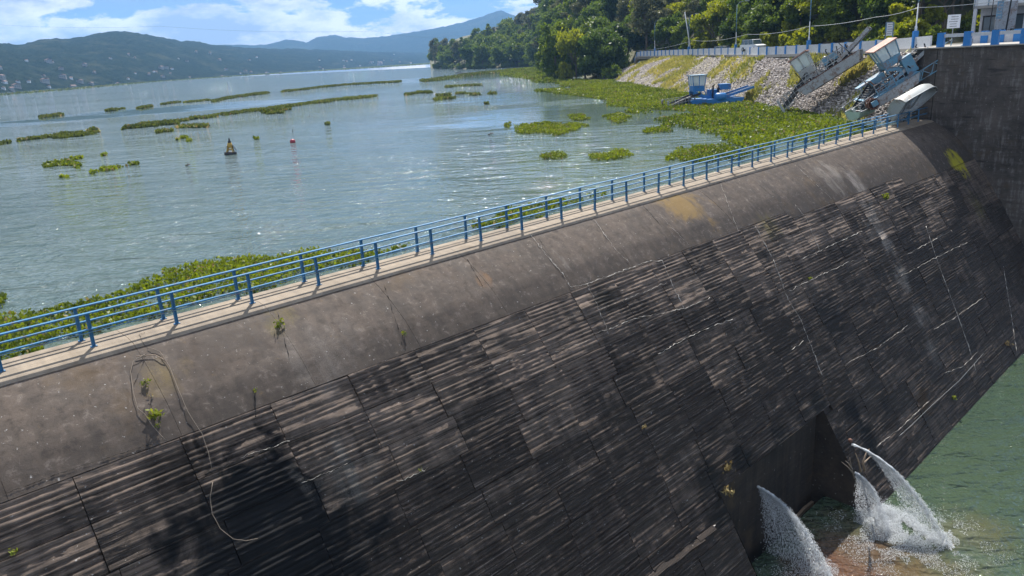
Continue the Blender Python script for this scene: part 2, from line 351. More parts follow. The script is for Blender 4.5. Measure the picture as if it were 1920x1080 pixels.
# ------------------------------------------------------------------ the spillway dam
dam = tag(empty('spillway_dam', M=DAMM), 'long curved concrete spillway with a blue railing on its crest, dark stained board-marked face', 'dam')
S0, S1 = -50.0, PIER_S
OPEN = [(-11.9, -2.45, 13.7)]
def grid_faces(nu, nv):
    i, j = np.meshgrid(np.arange(nu - 1), np.arange(nv - 1), indexing='ij')
    a = (i * nv + j).ravel(); return np.stack([a, a + nv, a + nv + 1, a + 1], 1)
def patch(s0, s1, a0, a1, ns, na, lap, seed, proud):
    rs = np.random.RandomState(seed)
    ss = np.linspace(s0, s1, ns)
    if lap:
        nb = max(2, int(round((a1 - a0) / (.165 if a0 < 9 else .15)))); hb = (a1 - a0) / nb; al = []; of = []
        deep = np.interp(a0, [3.8, 8, 14], [.95, .85, .6]) * rs.choice([.3, .6, .9, 1.25])
        for b in range(nb):
            if b: hb_ = rs.uniform(-.25, .25) * hb; al[-1] += hb_ * .2
            keep = .1 if rs.rand() < .15 else 1; fr = rs.uniform(.5, .68); o_hi = (.010 + rs.rand() * .028) * deep * keep; gd = -(.012 + rs.rand() ** 1.3 * .045) * deep * keep
            al += [a0 + b * hb, a0 + (b + fr) * hb, a0 + (b + fr + .07) * hb, a0 + (b + .93) * hb]; of += [rs.rand() * .004, o_hi, gd, gd * .7]
        al = np.array(al + [a1]); of = np.array(of + [0.0]) * lap
    else:
        al = np.linspace(a0, a1, na); of = np.zeros(na)
    A, Sg = np.meshgrid(al, ss); O = np.broadcast_to(of, A.shape).copy()
    if lap:
        wob = np.cumsum(rs.randn(*A.shape) * .0065, 0); wob -= wob.mean(0); O = O * (1 + .5 * rs.randn(A.shape[0], 1)) + wob * .7
        O += rs.randn(1, A.shape[1]) * .004
    else: O += rs.randn(*A.shape) * .002
    V = face_pt(Sg, A, 0.0); V2 = face_pt(Sg, A, 1.0); nrm = V2 - V
    V = V + nrm * (O + proud)[..., None]
    nu, nv = A.shape; F = grid_faces(nu, nv); V = V.reshape(-1, 3)
    # skirt so that every piece has its own edges and depth
    idx = np.arange(nu * nv).reshape(nu, nv)
    loop = np.concatenate([idx[:, 0], idx[-1, 1:], idx[-2::-1, -1], idx[0, -2:0:-1]])
    nl = nrm.reshape(-1, 3)[loop]; base = V[loop] - nl * (.15 + proud)
    n = len(loop); c0 = len(V); b0 = c0 + n; V = np.concatenate([V, V[loop], base]); k = np.arange(n)
    F = np.concatenate([F, np.stack([c0 + k, c0 + (k + 1) % n, b0 + (k + 1) % n, b0 + k], 1)[:, ::-1]])
    return V, F
# core behind the panels
def core_patch(s0, s1, a0, a1):
    ss = np.linspace(s0, s1, 3); al = np.linspace(a0, a1, max(2, int((a1 - a0) / .5) + 1)); A, Sg = np.meshgrid(al, ss)
    V = face_pt(Sg, A, -.14); return V.reshape(-1, 3), grid_faces(*A.shape)
AEND = ARC[-1]
vs, fs = [], []; nb = 0
for args in [(S0, -11.9, .55, AEND), (-11.9, -2.45, .55, 13.7), (-2.45, S1, .55, AEND)]:
    V, F = core_patch(*args); vs.append(V); fs.append(F + nb); nb += len(V)
link('core', nmesh('core', np.concatenate(vs), np.concatenate(fs), [MAT['core']], smooth=False), dam)
# crest deck in cast lengths
capj = [-50, -46.2, -42.2, -38.2, -34.2, -30.15, -26.1, -22.1, -18.0, -14.25, -10.3, -5.95, -1.6, 3.4, 8.95, 13.3, 18.0, 22.6, 27.2, 31.0, S1]
for a, b in zip(capj[:-1], capj[1:]):
    m = MB(); prof = [(-.95, -2.4), (-.95, -.012), (-.93, 0), (.1, 0), (.5, -.06), (.72, -.16), (.72, -.9)]
    m.v = [(x, -d, z) for x in (a + .006, b - .006) for d, z in prof]; n = len(prof)
    m.f = [(i, i + 1, n + i + 1, n + i) for i in range(n - 1)] + [tuple(range(n))[::-1], tuple(range(n, 2 * n))]; m.m = [0] * len(m.f)
    m.build('deck_slab', MAT['deck'], dam)
# smooth cap slabs
A_CAP = 3.84
for i, (a, b) in enumerate(zip(capj[:-1], capj[1:])):
    lo = A_CAP if (a + b) / 2 < 4 else (4.3 if (a + b) / 2 < 20 else 5.1)
    V, F = patch(a + .004, b - .004, .625, lo - .01, 14, 16, 0, 40 + i, RS.rand() * .006)
    me = nmesh('cap_slab', V, F, [MAT['cap']], smooth=False); me.polygons.foreach_set('use_smooth', np.arange(len(F)) < 13 * 15); link('cap_slab', me, dam)
# board-marked panels
cols = [-35.45 + 2.61 * k for k in range(26)] + [S1 - .0]
cols = [c for c in cols if c < S1 - .8] + [S1]
rows = [A_CAP + 1.268 * k for k in range(13)]
rows[-1] = 19.3
npan = 0
for r in range(len(rows) - 1):
    sh = [0, .0, .35, -.3, 0, .4, .1, -.2, .3, 0, 0, 0, 0][r] * .6
    for ci in range(len(cols) - 1):
        a, b = cols[ci] + (sh if ci else 0), cols[ci + 1] + (sh if ci + 1 < len(cols) - 1 else 0)
        a0, a1 = rows[r], rows[r + 1]; mid = (a + b) / 2
        if r == 0 and mid > 4: a0 = 4.3 if mid < 20 else 5.12
        if a1 - a0 < .2: continue
        if r == 1 and mid > 20 and a0 < 5.12: a0 = 5.12
        # leave the two outlets free
        if a1 > 13.7:
            for (o0, o1, oa) in OPEN:
                if a1 > oa and a < o1 and b > o0:
                    if a0 < oa - .25: a1 = oa
                    elif a < o0 - .2: b = o0
                    elif b > o1 + .2: a = max(a, o1)
                    else: a1 = a0
            if b - a < .2 or a1 - a0 < .15: continue
        # what the photo shows nothing of, below and left of the frame
        q = face_pt((a + b) / 2, (a0 + a1) / 2); wq = dam_xyz(q[0], -q[1], q[2])
        c_ = RM.T @ (wq - np.array([0, 0, CAMZ])); px_, py_ = 960 + FPX * c_[0] / -c_[2], 540 - FPX * c_[1] / -c_[2]
        if px_ < -140 or py_ > 1190: continue
        near = c_[2] > -42
        V, F = patch(a + .011, b - .011, a0 + .011, a1 - .011, 16 if near else 9, 0, 1.0 if RS.rand() > .12 else .35, 500 + npan, RS.choice([0, 0, .008, .02, .035]))
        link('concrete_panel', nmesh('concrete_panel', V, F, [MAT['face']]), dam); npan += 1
# plain continuation outside the view
for (a, b, a0, a1) in [(S0, -35.45, A_CAP, 19.3), (-35.45, -24, 12, 19.3)]:
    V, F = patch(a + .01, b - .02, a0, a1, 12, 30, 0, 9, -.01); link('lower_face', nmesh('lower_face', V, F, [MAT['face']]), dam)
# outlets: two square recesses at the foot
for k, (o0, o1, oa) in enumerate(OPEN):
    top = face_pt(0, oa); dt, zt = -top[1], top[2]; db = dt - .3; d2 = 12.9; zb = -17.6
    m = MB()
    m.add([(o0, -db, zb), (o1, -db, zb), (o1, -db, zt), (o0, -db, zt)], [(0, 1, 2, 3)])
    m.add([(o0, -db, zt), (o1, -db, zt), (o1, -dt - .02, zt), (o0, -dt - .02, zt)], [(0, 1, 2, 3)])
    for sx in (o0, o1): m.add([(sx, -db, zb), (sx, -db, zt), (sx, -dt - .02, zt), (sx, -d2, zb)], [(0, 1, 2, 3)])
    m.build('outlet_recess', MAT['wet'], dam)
O1D = -face_pt(0, 13.7)[1] - .3
m = MB(); q = to_dam(on_d(1700, 1000, O1D))
# ochre ledge inside the outlet and the broken concrete to the left of it
led = [to_dam(on_d(x, y, O1D + .12)) for x, y in [(1490, 975), (1508, 955), (1530, 938), (1552, 915)]]
for a, b in zip(led[:-1], led[1:]): m.bar(a, b, .14, .22)
m.build('ochre_ledge', MAT['wood'], dam)
bl = MB()
for x, y, sz in [(1322, 1002, .5), (1300, 1022, .5), (1277, 1040, .45), (1252, 1058, .4), (1230, 1074, .4)]:
    s, a = surf(x, y); p = face_pt(s, a, .05); bl.box(p, (1.1, .22, .14), Matrix.Rotation(.5, 3, 'X') @ Matrix.Rotation(random.uniform(-.1, .1), 3, 'Z'))
bl.build('broken_ledge', MAT['face'], dam)

def seam(pts, wdt, name, mat, off=.045, jit=.045):
    m = MB(); P3 = []
    for (x0, y0), (x1, y1) in zip(pts[:-1], pts[1:]):
        n = max(2, int(math.hypot(x1 - x0, y1 - y0) / 4))
        for i in range(n):
            s, a = surf(x0 + (x1 - x0) * i / n, y0 + (y1 - y0) * i / n); P3.append((s, a))
    P3.append(surf(*pts[-1]))
    out3 = [face_pt(s + random.gauss(0, jit * .5), a + random.gauss(0, jit * .5), off) for s, a in P3]
    rr = [wdt * random.choice([.08, .16, .3, .5, .8]) for _ in out3]
    m.tube(out3, rr, 5); return m.build(name, mat, dam, smooth=True)
for pts, wd in [([(993, 440), (1020, 475), (1055, 515), (1070, 540), (1100, 533), (1165, 510), (1215, 490), (1240, 490), (1262, 540), (1282, 580)], .022),
                ([(1113, 413), (1150, 465), (1180, 495)], .018), ([(1100, 535), (1120, 575), (1140, 628)], .02), ([(1125, 581), (1200, 552), (1250, 530)], .014),
                ([(1415, 425), (1450, 490), (1475, 560), (1500, 600), (1520, 650), (1540, 705)], .03), ([(1232, 665), (1310, 622), (1372, 600)], .026), ([(1120, 625), (1190, 598), (1280, 580), (1330, 560)], .02),
                ([(1735, 425), (1760, 500), (1790, 580), (1815, 650), (1830, 700)], .032), ([(1490, 385), (1510, 410), (1535, 468)], .02), ([(1500, 487), (1560, 460), (1615, 433)], .026),
                ([(1700, 478), (1783, 432)], .028), ([(1480, 545), (1530, 520), (1600, 488)], .022), ([(1340, 985), (1315, 1008), (1290, 1030), (1230, 1075)], .05), ([(1685, 520), (1760, 480), (1812, 455)], .02),
                ([(540, 828), (500, 842), (450, 860)], .014), ([(1880, 500), (1893, 580), (1905, 660)], .03), ([(1230, 397), (1290, 460)], .01), ([(1490, 310), (1535, 352), (1560, 375)], .014),
                ([(1350, 345), (1385, 440)], .010), ([(1840, 560), (1790, 595), (1750, 618)], .022), ([(1640, 840), (1690, 800), (1740, 752)], .022), ([(1585, 682), (1640, 655), (1700, 612)], .022),
                ([(1770, 700), (1800, 690), (1832, 660)], .022), ([(565, 905), (600, 893), (650, 870)], .012), ([(1480, 660), (1505, 640)], .02), ([(745, 905), (800, 880)], .014), ([(900, 700), (985, 665)], .010), ([(1040, 660), (1100, 640)], .01)]:
    seam(pts, wd, 'lime_seam', MAT['lime'])
for pts, wd in [([(520, 586), (530, 625), (543, 676)], .016), ([(718, 530), (732, 572), (747, 618)], .016), ([(876, 487), (890, 512), (905, 537)], .013), ([(255, 614), (266, 640), (277, 656)], .012), ([(1010, 448), (1034, 482)], .011),
                ([(478, 735), (479, 782)], .025), ([(276, 660), (262, 695), (251, 722)], .010), ([(1205, 385), (1240, 425)], .012), ([(385, 890), (440, 868), (540, 830)], .035), ([(0, 930), (120, 885), (300, 828)], .012), ([(1655, 372), (1672, 410)], .03)]:
    seam(pts, wd, 'crack', MAT['crack'], .02, .02)

# ------------------------------------------------------------------ crest railings (front and back of the walkway)
FP = [(7.5, 702), (178.5, 651.5), (335, 609), (473, 568.5), (596.5, 534), (708, 504), (807, 475.5), (894.5, 450), (975, 430), (1050, 410), (1112, 393), (1171, 376.7), (1226, 360), (1276, 347.5), (1322, 336),
      (1365, 323), (1404, 312.5), (1441, 303), (1476, 295), (1507.6, 286), (1538, 279), (1566, 270), (1592.6, 263), (1617, 256.5), (1640.5, 251), (1662.6, 244), (1684, 238.5), (1703, 233), (1722, 228)]
fs_ = [float((P(x, y)[:2] - DC) @ AX) for x, y in FP]
fs_ = [fs_[0] - 2.33 * k for k in (5, 4, 3, 2, 1)] + fs_
def railing(name, label, dd, ss, conduit):
    r = tag(empty(name, M=DAMM @ Matrix.Translation((0, -dd, 0))), label, 'railing')
    pm = MB(); pm.box((0, 0, .5), (.08, .012, 1.0)); pm.box((-.04, 0, .5), (.012, .07, 1.0)); pm.box((.04, 0, .5), (.012, .07, 1.0)); pm.box((0, 0, .012), (.17, .13, .02), mi=0)
    pme = pm.mesh('post', MAT['rail'])
    for s in ss:
        o = link('post', pme, r); o.location = (s, 0, 0); o.rotation_euler = (random.gauss(0, .012), random.gauss(0, .012), 0)
    lo, hi = ss[0] - .6, (ss[-1] if dd > -.3 else PIER_S) ; hi = PIER_S - .02
    rl = MB(); step = ss
    prev = lo
    for h, rr, nm, yo in [(1.0, .040, 'top_rail', 0), (.53, .030, 'mid_rail', -.045 if conduit else .045)] + ([(.46, .016, 'conduit_pipe', -.07)] if conduit else []):
        m = MB(); pts = [(lo, yo, h)] + [(s, yo, h + random.gauss(0, .006)) for s in ss] + [(hi, yo, h)]
        if nm == 'conduit_pipe': m.tube(pts, rr, 8)
        else:
            for a_, b_ in zip(pts[:-1], pts[1:]): m.bar(a_, b_, .12 if nm == 'top_rail' else .09, .038)
        m.build(nm, MAT['rail'] if nm != 'conduit_pipe' else MAT['oldblue'], r, smooth=nm == 'conduit_pipe')
    return r
railing('crest_railing', 'blue metal railing nearest the dam face, on the dry edge of the crest walkway', .05, fs_, True)
railing('crest_railing', 'blue metal railing on the lake side of the crest walkway, above the floating plants', -.78, [s - .1 for s in fs_], False)

# ------------------------------------------------------------------ roots, cables and weeds on the dam (each hangs by itself)
def trail(pts, r, name, label, cat, off=.06, mat='root'):
    m = MB(); q = []
    for (x0, y0), (x1, y1) in zip(pts[:-1], pts[1:]):
        for i in range(3):
            s, a = surf(x0 + (x1 - x0) * i / 3, y0 + (y1 - y0) * i / 3); q.append(face_pt(s, a, off + random.uniform(-.01, .02)))
    s, a = surf(*pts[-1]); q.append(face_pt(s, a, off))
    m.tube(q, r, 6); o = m.build(name, MAT[mat], None, smooth=True); o.matrix_world = DAMM; return tag(o, label, cat)
trail([(278, 655), (300, 662), (318, 690), (335, 735), (352, 775), (378, 815), (390, 850), (396, 880)], .0095, 'dead_root', 'long pale dead root running down the concrete from the crest, right of the green weeds', 'root')
trail([(398, 905), (393, 935), (397, 965), (412, 992), (436, 1012), (460, 1015), (482, 1011)], .0095, 'dead_root', 'curled pale root end hanging over the dark wet stain at lower left', 'root')
trail([(272, 668), (250, 680), (245, 700), (250, 740), (258, 768), (272, 780), (285, 800), (310, 828)], .0095, 'dead_root', 'twisted pale root looping left of the green weeds below the crest', 'root')
trail([(255, 672), (290, 668), (310, 680)], .014, 'dead_root', 'thin dark root arching just under the railing shadow at left', 'root', mat='wood')
trail([(1675, 820), (1700, 798), (1740, 760), (1790, 715), (1835, 665)], .008, 'thin_cable', 'thin cable stretched across the dark foot of the dam beside the pool', 'cable', .3, 'palemetal')

def leafmat(name, c1, c2, trans=.35, rough=.5, spec=.12):
    m, t, b = newmat(name); at = N(t, 'ShaderNodeAttribute', attribute_name='tint'); oi = N(t, 'ShaderNodeObjectInfo')
    f = mth(t, 'ADD', mth(t, 'MULTIPLY', at.outputs['Fac'], .75), mth(t, 'MULTIPLY', oi.outputs['Random'], .25))
    c = mixc(t, f, c1, c2); L(t, c, b.inputs['Base Color']); b.inputs['Roughness'].default_value = rough; b.inputs['Specular IOR Level'].default_value = spec
    tr = N(t, 'ShaderNodeBsdfTranslucent'); hs = N(t, 'ShaderNodeHueSaturation'); hs.inputs['Saturation'].default_value = 1.15; hs.inputs['Value'].default_value = 1.5; hs.inputs['Hue'].default_value = .485
    L(t, c, hs.inputs['Color']); L(t, hs.outputs[0], tr.inputs['Color'])
    mx = N(t, 'ShaderNodeMixShader'); mx.inputs[0].default_value = trans
    L(t, b.outputs[0], mx.inputs[1]); L(t, tr.outputs[0], mx.inputs[2])
    L(t, mx.outputs[0], t.nodes['Material Output'].inputs['Surface']); return m
MAT['hyacinth'] = leafmat('hyacinth_leaf', (.018, .042, .007), (.20, .25, .04), .36, .5, .2)
MAT['hyacinth_far'] = leafmat('distant_hyacinth_leaf', (.03, .045, .012), (.13, .16, .04), .3)
MAT['dryleaf'] = leafmat('dry_leaf', (.12, .09, .04), (.30, .25, .12), .3)
MAT['weed'] = leafmat('weed_leaf', (.06, .10, .015), (.24, .27, .05), .35)
MAT['grass'] = leafmat('bank_grass', (.10, .14, .03), (.40, .36, .12), .35)
MAT['leaf_dark'] = leafmat('dark_foliage', (.035, .068, .016), (.12, .17, .04), .38)
MAT['leaf_mid'] = leafmat('mid_foliage', (.045, .085, .016), (.17, .22, .04), .4)
MAT['leaf_yellow'] = leafmat('yellow_green_foliage', (.09, .13, .018), (.30, .32, .05), .42)
MAT['leaf_grey'] = leafmat('grey_green_foliage', (.05, .062, .032), (.15, .155, .08), .33)
MAT['bark'] = paint('bark', (.16, .13, .10), .95, .4, (.08, .06, .05), 0, 3)

def leaves(C, size, up=.5, aspect=1.6, rs=RS, curl=.25):
    """quads of two folded faces round centres C; returns verts, quad faces"""
    n = len(C); size = np.broadcast_to(size, (n,))
    d = rs.randn(n, 3); d[:, 2] = np.abs(d[:, 2]) * up * 2 + up * .4; d /= np.linalg.norm(d, axis=1)[:, None]
    e = rs.randn(n, 3); e -= d * (e * d).sum(1)[:, None]; e /= np.linalg.norm(e, axis=1)[:, None]
    L_ = (size * aspect / 2)[:, None]; W_ = (size / 2)[:, None]
    V = np.stack([C - d * L_, C + e * W_ - d * L_ * .1, C + d * L_, C - e * W_ - d * L_ * .1], 1).reshape(-1, 3)
    F = np.arange(n * 4).reshape(n, 4); return V, F
def weed(x, y, sz, n, label, mat='weed'):
    s, a = surf(x, y); p = face_pt(s, a, .05); p = np.array(dam_xyz(p[0], -p[1], p[2]))
    rs = np.random.RandomState(int(x)); sz *= .62; C = rs.randn(n, 3) * np.array([sz, sz, sz * .8]) * .38 + np.array([0, 0, sz * .3])
    V, F = leaves(C, sz * .34, .7, 2.2, rs); o = link('weed_plant', nmesh('weed_plant', V, F, [MAT[mat]], attrs={'tint': ('FACE', rs.rand(len(F)))})); o.location = p
    st = MB(); st.tube([(0, 0, -.05), (.02, 0, sz * .3), (0, .03, sz * .7)], .012, 5); st.build('stem', MAT['root'], o)
    return tag(o, label, 'weed')
weed(273, 722, .24, 26, 'uppermost small green weed between the pale dead roots at left')
weed(283, 748, .20, 10, 'dry pale weed just under the green one between the dead roots', 'dryleaf')
weed(290, 782, .34, 40, 'larger yellow-green weed at the tail of the dead roots, lowest of that row')
weed(295, 800, .18, 14, 'tiny yellow-green weed under the larger one by the dead roots')
weed(523, 612, .30, 36, 'yellowish weed growing in the crack below the railing at left of centre')
weed(757, 628, .20, 22, 'small yellow weed at the foot of the hooked crack')
weed(478, 733, .16, 14, 'tiny yellow weed above a short black crack')
weed(26, 1038, .2, 18, 'small green weed on the dark panels near the lower left corner')
weed(1658, 371, .5, 60, 'bright green fern tuft on the pale streak near the pier')
weed(1517, 525, .3, 18, 'small yellow tuft on a joint of the middle of the dam face')
weed(1886, 648, .5, 26, 'pale flowering weed just above the pool at right', 'dryleaf')
weed(788, 884, .16, 14, 'tiny green weed on the dark panels at lower middle')
weed(1787, 748, .4, 18, 'green weed low on the dam near the pool')
weed(1208, 803, .25, 16, 'dry grass tuft on the middle joint of the dark face', 'dryleaf')
weed(1362, 880, .5, 30, 'dry grass tuft at the upper left corner of the outlet', 'dryleaf')
weed(1360, 925, .5, 26, 'hanging dry grass beside the outlet, under the corner tuft', 'dryleaf')

# ------------------------------------------------------------------ pier at the right with the bridge parapet
pier = tag(empty('bridge_pier', M=DAMM), 'tall dark concrete pier closing the spillway at right, white and blue parapet on top', 'pier')
m = MB(); z0, z1 = -19, 5.72
poly = [(PIER_S, -.55), (PIER_S, 14), (PIER_S + 9, 14), (PIER_S + 9, -1.5), (PIER_S + .9, -1.5), (PIER_S + .35, -1.25)]
n = len(poly); m.add([(s, -d, z) for z in (z0, z1) for s, d in poly], [tuple(range(n)), tuple(range(n, 2 * n))[::-1]] + [(i, n + i, n + (i + 1) % n, (i + 1) % n) for i in range(n)])
m.build('pier_wall', MAT['pier'], pier)
for d0, z in [(-.3, 3.6), (-.3, 2.1), (-.2, .55), (1.2, -1.5), (4.5, -4.2), (6, -6.8), (8, -9.3), (10, -11.8)]:
    mm = MB(); mm.box((PIER_S - .004, -(d0 + 14) / 2 , z), (.012, 14 - d0, .025)); mm.build('pour_line', MAT['pier'], pier)
mm = MB(); mm.box((PIER_S - .003, -.42, 2.0), (.03, .05, 7.4)); mm.build('groove', MAT['crack'], pier)
mm = MB(); mm.box((PIER_S + 4.4, -6.2, 5.77), (9.2, 15.6, .1)); mm.build('coping', MAT['curb'], pier)

# ------------------------------------------------------------------ water
def watermat(name, base, base2, scale, strength, rough=.04, calm=0.0, zones=None, rot=0.0, still=()):
    m, t, b = newmat(name); g = N(t, 'ShaderNodeNewGeometry').outputs['Position']
    n0 = noise(t, mapping(t, g, (1, 1, 1)), .03, 4, .5)
    c = mixc(t, mapr(t, n0, .35, .65), base, base2)
    if zones:
        for (p, r, col, amt) in zones:
            vm = N(t, 'ShaderNodeVectorMath', operation='DISTANCE'); L(t, g, vm.inputs[0]); vm.inputs[1].default_value = p
            nn = mth(t, 'MULTIPLY', mth(t, 'SUBTRACT', noise(t, g, .9, 5, .6), .5), r * 1.4)
            c = mixc(t, mapr(t, mth(t, 'ADD', vm.outputs['Value'], nn), r, r * .4, 0, amt), c, col)
    L(t, c, b.inputs['Base Color']); b.inputs['IOR'].default_value = 1.33; b.inputs['Roughness'].default_value = rough
    gp = mapping(t, g, (.42, 1.0, 1), (0, 0, rot))
    w1 = noise(t, gp, scale, 3, .5, .35); w2 = noise(t, mapping(t, g, (1.0, .7, 1), (0, 0, .5 + rot)), scale * 2.6, 3, .55, .3); w3 = noise(t, gp, scale * .28, 2, .5, .4)
    h = mth(t, 'ADD', mth(t, 'ADD', mth(t, 'MULTIPLY', w1, 1.0), mth(t, 'MULTIPLY', w2, .38)), mth(t, 'MULTIPLY', w3, 1.3))
    if calm:
        cz = noise(t, mapping(t, g, (.35, 1.6, 1), (0, 0, -.35)), .018, 4, .55, .4)
        k = mapr(t, cz, .40, .58, 1.0 - calm, 1.0)
        for p, r in still:
            vm = N(t, 'ShaderNodeVectorMath', operation='DISTANCE'); L(t, g, vm.inputs[0]); vm.inputs[1].default_value = p
            k = mth(t, 'MULTIPLY', k, mapr(t, mth(t, 'ADD', vm.outputs['Value'], mth(t, 'MULTIPLY', mth(t, 'SUBTRACT', noise(t, mapping(t, g, (.4, 1.4, 1)), .09, 4, .6), .5), r * 1.3)), r, r * .7, 1.0, .08))
        bp = N(t, 'ShaderNodeBump'); bp.inputs['Distance'].default_value = strength; L(t, k, bp.inputs['Strength']); L(t, h, bp.inputs['Height']); L(t, bp.outputs[0], b.inputs['Normal'])
    else: L(t, bump(t, h, 1.0, strength), b.inputs['Normal'])
    return m
MAT['lake'] = watermat('lake_water', (.070, .103, .101), (.088, .124, .120), 0.85, .85, .04, .55, None, -.12, [(tuple(P(1130, 212, LAKE_Z)), 26), (tuple(P(1050, 178, LAKE_Z)), 26), (tuple(P(60, 229, LAKE_Z)), 22), (tuple(P(230, 212, LAKE_Z)), 26), (tuple(P(400, 199, LAKE_Z)), 26), (tuple(P(900, 143, LAKE_Z)), 60)])
pz = []
q = on_d(1600, 1040, 11.6)
MAT['pool'] = watermat('pool_water', (.035, .058, .036), (.055, .078, .045), 1.7, .60, .03, 0, [(tuple(P(1620, 1050, POOL_Z)), 3.6, (.085, .052, .030), .9), (tuple(P(1760, 1075, POOL_Z)), 2.4, (.10, .075, .03), .5), (tuple(P(1560, 1090, POOL_Z)), 2.5, (.10, .05, .03), .8), (tuple(P(1830, 1000, POOL_Z)), 2.2, (.09, .08, .035), .5)], .6)
def sheet(name, pts, mat, label=None):
    m = MB(); m.add(pts, [tuple(range(len(pts)))]); o = m.build(name, mat); tag(o, label, None, None, 'structure'); return o
q = [dam_xyz(s, d, LAKE_Z) for s, d in [(-9000, -.9), (500, -.9), (500, -9000), (-9000, -9000)]]
sheet('lake_water', q, MAT['lake'])
q = [dam_xyz(s, d, POOL_Z) for s, d in [(-60, 9.0), (PIER_S, 9.0), (PIER_S, 140), (-60, 140)]]
sheet('pool_water', q, MAT['pool'])
MAT['bed'] = paint('river_bed', (.10, .085, .06), .95, .3)
sheet('lake_bed', [dam_xyz(s, d, -18.2) for s, d in [(-9000, 200), (600, 200), (600, -9000), (-9000, -9000)]], MAT['bed'])

# ------------------------------------------------------------------ far hills (polar terrain built at true distance)
def fbm(x, y, seed, octs=5, lac=2.0, gain=.5):
    rs = np.random.RandomState(seed); v = np.zeros_like(x); a = 1.0; f = 1.0; tot = 0
    tab = rs.rand(256, 256)
    for _ in range(octs):
        X = x * f + rs.rand() * 200; Y = y * f + rs.rand() * 200
        xi = np.floor(X).astype(int); yi = np.floor(Y).astype(int); fx = X - xi; fy = Y - yi
        fx = fx * fx * (3 - 2 * fx); fy = fy * fy * (3 - 2 * fy)
        g = lambda i, j: tab[(xi + i) % 256, (yi + j) % 256]
        v += a * ((g(0, 0) * (1 - fx) + g(1, 0) * fx) * (1 - fy) + (g(0, 1) * (1 - fx) + g(1, 1) * fx) * fy); tot += a; a *= gain; f *= lac
    return v / tot
def hdir(x):
    r = ray(x, hor(x)); h = r[:2] / np.linalg.norm(r[:2]); return h, 1.0 / (h[1] * math.cos(pitch))      # unit direction, range per unit of depth
def hills(name, colsx, shore, ridge, ds_, dr_, seed, mat, rough=.16, back=True):
    xs = np.arange(colsx[0], colsx[1] + .1, 5.0); nr = 70
    V = np.zeros((len(xs), nr, 3))
    for i, x in enumerate(xs):
        h, k = hdir(x); d0 = np.interp(x, *zip(*ds_)); d1 = np.interp(x, *zip(*dr_)); ry = np.interp(x, *zip(*ridge))
        r_ = ray(x, ry); H1 = CAMZ + d1 * k * r_[2] / np.linalg.norm(r_[:2])
        t = np.linspace(0, 1.35, nr); dep = d0 + (d1 - d0) * t
        z = np.where(t < 1, -2 + (H1 + 2) * (np.clip(t, 0, 1) ** .85), H1 * (1 - (t - 1) * 1.6))
        V[i, :, 0] = h[0] * dep * k; V[i, :, 1] = h[1] * dep * k; V[i, :, 2] = z
    X, Y = V[..., 0], V[..., 1]; sc_ = 1 / 420.0
    rid = 1 - np.abs(fbm(X * sc_, Y * sc_, seed, 6) * 2 - 1) * 2.0
    tt = np.linspace(0, 1.35, nr)[None, :]; env = np.sin(np.clip(tt / 1.06, 0, 1) * math.pi) ** .8
    V[..., 2] += rid * env * rough * np.maximum(V[..., 2], 5) + (fbm(X / 22, Y / 22, seed + 1, 3) - .5) * 9 * np.clip(tt * 8, 0, 1)
    nu, nv = V.shape[:2]
    o = link(name, nmesh(name, V.reshape(-1, 3), grid_faces(nu, nv), [mat], smooth=True)); o['kind'] = 'structure'; return V
def forestmat(name, a, b_, c_, s=.02):
    m, t, b = newmat(name); g = N(t, 'ShaderNodeNewGeometry').outputs['Position']
    n = noise(t, g, s, 8, .7); n2 = noise(t, g, s * 6, 5, .7)
    c = mixc(t, mapr(t, n2, .35, .65), a, b_); c = mixc(t, mapr(t, n, .52, .68), c, c_)
    L(t, c, b.inputs['Base Color']); b.inputs['Roughness'].default_value = 1; b.inputs['Specular IOR Level'].default_value = 0
    L(t, bump(t, n2, 1.0, 9.0), b.inputs['Normal']); return m
MAT['far'] = forestmat('far_forest', (.006, .013, .010), (.028, .042, .022), (.055, .062, .035))
MAT['far2'] = forestmat('distant_forest', (.01, .018, .014), (.025, .038, .024), (.045, .05, .034), .008)
shoreA = [(-300, 480), (0, 850), (300, 1250), (600, 1750), (810, 2200), (1100, 2600)]
ridgeA = [(-300, 95), (-60, 88), (0, 83), (60, 86), (90, 78), (120, 75), (150, 77), (190, 69), (225, 62), (245, 60.5), (275, 63), (310, 68), (350, 77), (385, 77), (405, 84), (450, 88), (520, 92), (600, 94), (680, 97), (740, 98), (810, 100), (1000, 104), (1200, 92)]
VA = hills('forested_hill', (-300, 1100), None, ridgeA, shoreA, [(x, d + (650 + .9 * d) * .4) for x, d in shoreA], 3, MAT['far'])
ridgeB = [(250, 92), (400, 86), (430, 83.5), (500, 84), (522, 80), (545, 74), (560, 75.5), (582, 80), (600, 70), (635, 65), (655, 71), (690, 72), (740, 66), (790, 59), (830, 52), (870, 43), (905, 32), (925, 25), (944, 18.5), (955, 24), (975, 33), (1000, 30), (1020, 16), (1035, 15), (1060, 22), (1120, 30), (1300, 50)]
hills('distant_mountain', (250, 1300), None, ridgeB, [(250, 3000), (1300, 3400)], [(250, 3900), (1300, 4500)], 8, MAT['far2'], .07)
